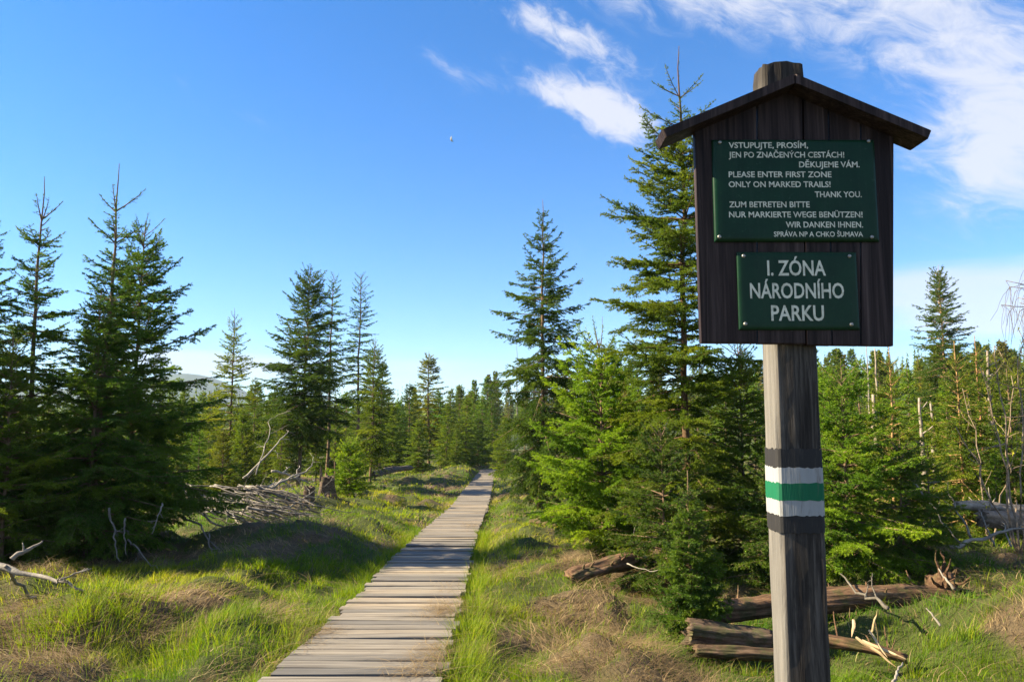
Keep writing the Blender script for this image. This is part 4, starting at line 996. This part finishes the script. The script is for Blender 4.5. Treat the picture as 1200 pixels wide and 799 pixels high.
# bare birch at the right edge
def bare_birch():
    rng = np.random.default_rng(91); foot = P(1222, 620, 9.0); foot[2] = gz(foot[0], 9.0)
    root = thing('birch_tree', 'bare birch with drooping fine twigs at the right edge', 'birch', foot)
    g, tw = Geo(), Geo(); top = P(1250, 300, 9.2)
    C = wander(rng, foot, top, 16, .02) - foot; rad = np.linspace(.045, .012, 16); v, q, t = tubes(C[None], rad[None], 8); g.add(v, t, q)
    for i in range(34):
        k = rng.integers(6, 16); a = rng.uniform(1.8, 4.6); b = C[k]; L = rng.uniform(.35, .75)
        e = b + np.array((math.cos(a) * L, math.sin(a) * L * .7, L * rng.uniform(.1, .5))); T = wander(rng, b, e, 6, .05)
        v, q, t = tubes(T[None], np.linspace(.009, .004, 6)[None], 5); g.add(v, t, q)
        for j in range(9):
            s = T[rng.integers(2, 6)]; l = rng.uniform(.2, .6); u = np.linspace(0, 1, 6)[:, None]; dx = rng.normal(0, .12, 2)
            D = s + np.concatenate([dx[0] * u ** .6, dx[1] * u ** .6, -l * u ** 1.4], 1) + rng.normal(0, .008, (6, 3)); D[0] = s
            v, q, t = tubes(D[None], np.linspace(.003, .0018, 6)[None], 3); tw.add(v, t, q)
    o = link('trunk', g.mesh('trunk', M['deadwood'], True), root); o.color = (1.3, 1.2, 1.1, 1)
    o = link('twigs', tw.mesh('twigs', M['deadwood'], True), root); o.color = (.9, .75, .62, 1)
bare_birch()
def bare_shrub(px, py, Y, tips, label, seed):
    rng = np.random.default_rng(seed); foot = P(px, py, Y); foot[2] = gz(foot[0], Y); root = thing('bare_shrub', label, 'shrub', foot); g, bd = Geo(), Geo()
    for (tx, ty) in tips:
        e = P(tx, ty, Y + rng.uniform(-.3, .3)) - foot; T = wander(rng, np.zeros(3), e, 12, .05)
        v, q, t = tubes(T[None], np.linspace(.014, .004, 12)[None], 6); g.add(v, t, q)
        for i in range(7):
            k = rng.integers(4, 12); L = rng.uniform(.15, .45); s = T[k] + nrm(nrm(e) * .8 + rng.normal(size=3) * .8) * L; S = wander(rng, T[k], s, 6, .06)
            v, q, t = tubes(S[None], np.linspace(.006, .002, 6)[None], 4); g.add(v, t, q)
            for j in range(7):
                p = S[rng.integers(2, 6)] + rng.normal(0, .012, 3); a, b, c = rng.normal(0, .012, (3, 3)); bd.add([p + a, p + b, p + c], [(0, 1, 2)], None, rng.uniform(.8, 1))
    o = link('stems', g.mesh('stems', M['deadwood'], True), root); o.color = (1.6, 1.35, 1.05, 1)
    o = link('leaves', bd.mesh('leaves', M['needles'], False), root); o.color = (1.5, 1.35, .8, 1)
bare_shrub(1192, 600, 8.6, [(1148, 430), (1165, 405), (1200, 400), (1120, 500)], 'bare willow shrub with yellow buds at the right edge', 95)
bare_shrub(1160, 590, 10.5, [(1128, 455), (1185, 440)], 'smaller bare shrub with yellow buds behind the willow shrub', 96)

# moon: the sunlit lune
def moon():
    g = Geo(); d = 3200.0; r = d * 3.7 / FPX; n, m = 18, 8; c = P(531, 163, d)
    th = np.linspace(-math.pi / 2, math.pi / 2, n); a = np.linspace(0, 1, m); V = []
    tilt = R(10)
    for i in range(n):
        for j in range(m):
            ou = -math.cos(th[i]) * r; inn = -math.cos(th[i]) * r * .35; x = ou + (inn - ou) * a[j]; z = math.sin(th[i]) * r
            y = -math.sqrt(max(r * r - x * x - z * z, 0)); V.append((x * math.cos(tilt) - z * math.sin(tilt), y, x * math.sin(tilt) + z * math.cos(tilt)))
    o = link('moon', mesh_from('moon', V, [np.array([(i * m + j, i * m + j + 1, (i + 1) * m + j + 1, (i + 1) * m + j) for i in range(n - 1) for j in range(m - 1)])], M['moon'], None, True))
    o.location = c; tag(o, 'thin pale crescent moon in the blue sky', 'moon')
moon()

# ------------------------------------------------------------------ grass
def blades(rng, x, y, z, h, w, lean, tint, segs=3, lean_dir=None, flat=0.0):
    n = len(x); a = rng.uniform(0, 6.28, n) if lean_dir is None else lean_dir; face = a + rng.normal(0, .9, n)
    u = np.linspace(0, 1, segs + 1)
    px = x[:, None] + np.cos(a)[:, None] * (lean * h)[:, None] * u ** 2; py = y[:, None] + np.sin(a)[:, None] * (lean * h)[:, None] * u ** 2
    up = h[:, None] * (u * (1 - .35 * np.minimum(lean, 2.2)[:, None] * u * .8)) * (1 - flat); pz = z[:, None] + np.maximum(up, up * .2)
    C = np.stack([px, py, pz], -1); sd = np.stack([-np.sin(face), np.cos(face), np.zeros(n)], -1)[:, None] * (w[:, None] * (1 - u ** 1.6 * .92))[..., None] * .5
    V = np.stack([C + sd, C - sd], 2).reshape(-1, 3); k = (segs + 1) * 2
    b = np.arange(n)[:, None] * k; i = np.arange(segs)[None] * 2
    Q = np.stack([b + i, b + i + 1, b + i + 3, b + i + 2], -1).reshape(-1, 4)
    return V, Q, np.repeat(tint, k)
def build_grass():
    rng = np.random.default_rng(21); green, dry = Geo(), Geo()
    for y0, y1, dg, dd, hs, ws, segs in ((2.6, 6.0, 3000, 1500, 1.0, .0044, 3), (6.0, 9.5, 1900, 950, 1.0, .0060, 3), (9.5, 15, 950, 400, 1.05, .0090, 2), (15, 27, 330, 150, 1.15, .017, 2), (27, 60, 70, 30, 1.2, .036, 2)):
        xm = y1 * .80 + .6; area = (y1 - y0) * 2 * xm
        def pts(n):
            x = rng.uniform(-xm, xm, n); y = rng.uniform(y0, y1, n); keep = np.abs(x) < y * .76 + .5; x, y = x[keep], y[keep]
            c = np.abs(x - walk_x(y)); ok = (c > .505 + rng.normal(0, .02, len(x))) | (y > 51.5); return x[ok], y[ok]
        x, y = pts(int(area * dg)); d = dry_mask(x, y); cl = fbm(x * 2.2, y * 2.2, 91, 2)
        p = (1 - d * .74) * np.clip((cl - .22) * 2.2, .38, 1); k = rng.random(len(x)) < p; x, y, cl, d = x[k], y[k], cl[k], d[k]; n = len(x)
        edge = np.exp(-((np.abs(x - walk_x(y)) - .56) / .10) ** 2) * sstep(3.0, 5.0, y + 2)
        h = hs * (.045 + .075 * rng.random(n) ** 1.5 + .07 * np.clip(cl - .5, 0, 1) * 2 + .09 * edge * rng.random(n)) * (1 - .3 * d)
        shade = fbm(x * .5, y * .5, 33, 2)
        t = np.clip(.47 + (shade - .5) * 1.2 + rng.normal(0, .15, n) + .12 * d + .14 * (cl - .5), 0, 1)
        la = fbm(x * .6, y * .6, 63, 2) * 12 + rng.normal(0, .9, n)
        v, q, a = blades(rng, x, y, ground_z(x, y) - .008, h, ws * rng.uniform(.6, 1.3, n), rng.uniform(.2, 1.1, n), t, segs, la); green.add(v, None, q, a)
        x, y = pts(int(area * dd)); d = dry_mask(x, y); k = rng.random(len(x)) < (.10 + .90 * d); x, y = x[k], y[k]; n = len(x)
        h = hs * (.07 + .20 * rng.random(n) ** 1.2); la = fbm(x * .8, y * .8, 71, 2) * 14 + rng.normal(0, .7, n)
        v, q, a = blades(rng, x, y, ground_z(x, y) + rng.uniform(-.005, .03, n), h, ws * 1.05 * rng.uniform(.5, 1.3, n), rng.uniform(.7, 2.4, n), np.clip(rng.normal(.42, .22, n) + .5 * (fbm(x * 1.9, y * 1.9, 85, 2) - .5), 0, 1), segs, la, .45); dry.add(v, None, q, a)
    # tall clumps along the plank edges and in the foreground
    cl = []
    for i in range(260):
        yy = 3.2 + 11 * rng.random() ** 1.6; s = rng.choice([-1, 1], p=[.35, .65]); cl.append((float(walk_x(yy)) + s * rng.uniform(.54, .72), yy, .24 * rng.uniform(.5, 1.1), 30))
    for i in range(220):
        yy = 3.4 + 7 * rng.random(); xx = rng.uniform(-.75, .75) * yy
        if abs(xx - walk_x(yy)) > .75 and dry_mask(np.array([xx]), np.array([yy]))[0] < .7: cl.append((xx, yy, .18 * rng.uniform(.5, 1.1), 40))
    for (px, py, hh, nn, sp_) in ((70, 735, .19, 420, .16), (110, 725, .20, 420, .16), (40, 745, .17, 240, .15), (140, 715, .24, 260, .15), (210, 770, .17, 400, .2), (260, 750, .15, 300, .18), (560, 720, .22, 300, .10), (548, 755, .24, 340, .11), (535, 790, .24, 300, .12), (556, 690, .18, 200, .1)):
        c = G(px, py); cl.append((c[0], c[1], hh, nn, sp_))
    for c in cl:
        n = c[3]; sd = c[4] if len(c) > 4 else .035 + .03 * rng.random(); x = c[0] + rng.normal(0, sd, n); y = c[1] + rng.normal(0, sd, n); ok = np.abs(x - walk_x(y)) > .51; x, y = x[ok], y[ok]; n = len(x)
        a = np.arctan2(y - c[1], x - c[0]) + rng.normal(0, .5, n)
        v, q, t = blades(rng, x, y, ground_z(x, y) - .01, c[2] * rng.uniform(.5, 1.15, n), .0052 * rng.uniform(.7, 1.2, n), rng.uniform(.15, .8, n), np.clip(rng.normal(.55, .16, n), 0, 1), 4, a); green.add(v, None, q, t)
    # dead grass strewn over the plank ends
    for (px, py, n, sx, sy) in ((522, 722, 520, .10, .24), (514, 775, 380, .09, .2), (500, 790, 220, .12, .10), (357, 752, 320, .12, .06), (345, 765, 120, .1, .08), (553, 618, 120, .10, .5), (530, 690, 60, .1, .2)):
        d = ray(px, py); yy = np.interp(py, [595, 623, 649, 700, 799], [20.6, 14.1, 10.25, 7.4, 4.5]); xx = P(px, py, yy)[0]
        x = xx + rng.normal(0, sx, n); y = yy + rng.normal(0, sy, n); z = np.where(np.abs(x - walk_x(y)) < .54, walk_z(y) + .004, ground_z(x, y) + .02)
        v, q, a = blades(rng, x, y, z + rng.uniform(0, .015, n), rng.uniform(.06, .16, n), .004 * rng.uniform(.6, 1.2, n) * max(1, yy / 8), rng.uniform(1.5, 2.6, n), np.clip(rng.normal(.5, .2, n), 0, 1), 3, None, .8); dry.add(v, None, q, a)
    o = link('grass', green.mesh('grass', M['grass'])); tag(o, 'short green moor grass on both sides of the boardwalk', 'grass', kind='stuff')
    o = link('dry_grass', dry.mesh('dry_grass', M['straw'])); tag(o, 'matted pale dry grass between the green patches', 'dry grass', kind='stuff')
build_grass()
# ------------------------------------------------------------------ haze
HAZE = 0.00016
def haze():
    x, y0, y1, z0, z1 = 3700, -60, 3800, -8, 190
    V = [(sx * x, yy, zz) for zz in (z0, z1) for sx, yy in ((-1, y0), (1, y0), (1, y1), (-1, y1))]
    F = [(0, 3, 2, 1), (4, 5, 6, 7), (0, 1, 5, 4), (1, 2, 6, 5), (2, 3, 7, 6), (3, 0, 4, 7)]
    mt = bpy.data.materials.new('haze'); mt.use_nodes = True; nt = mt.node_tree; nt.nodes.clear()
    out = nt.nodes.new('ShaderNodeOutputMaterial'); pv = nt.nodes.new('ShaderNodeVolumePrincipled')
    pv.inputs['Color'].default_value = (.62, .78, 1, 1); pv.inputs['Density'].default_value = HAZE; pv.inputs['Anisotropy'].default_value = 0
    nt.links.new(pv.outputs[0], out.inputs['Volume'])
    tag(link('haze', mesh_from('haze', V, [np.array(F)], mt)), 'thin blue evening haze over the moor', 'haze', kind='stuff')
haze()
# ground litter of fine twigs and needles under the spruces
for r in VAR + VARF:
    if r.name not in used:
        for ch in list(r.children): bpy.data.objects.remove(ch)
        bpy.data.objects.remove(r)
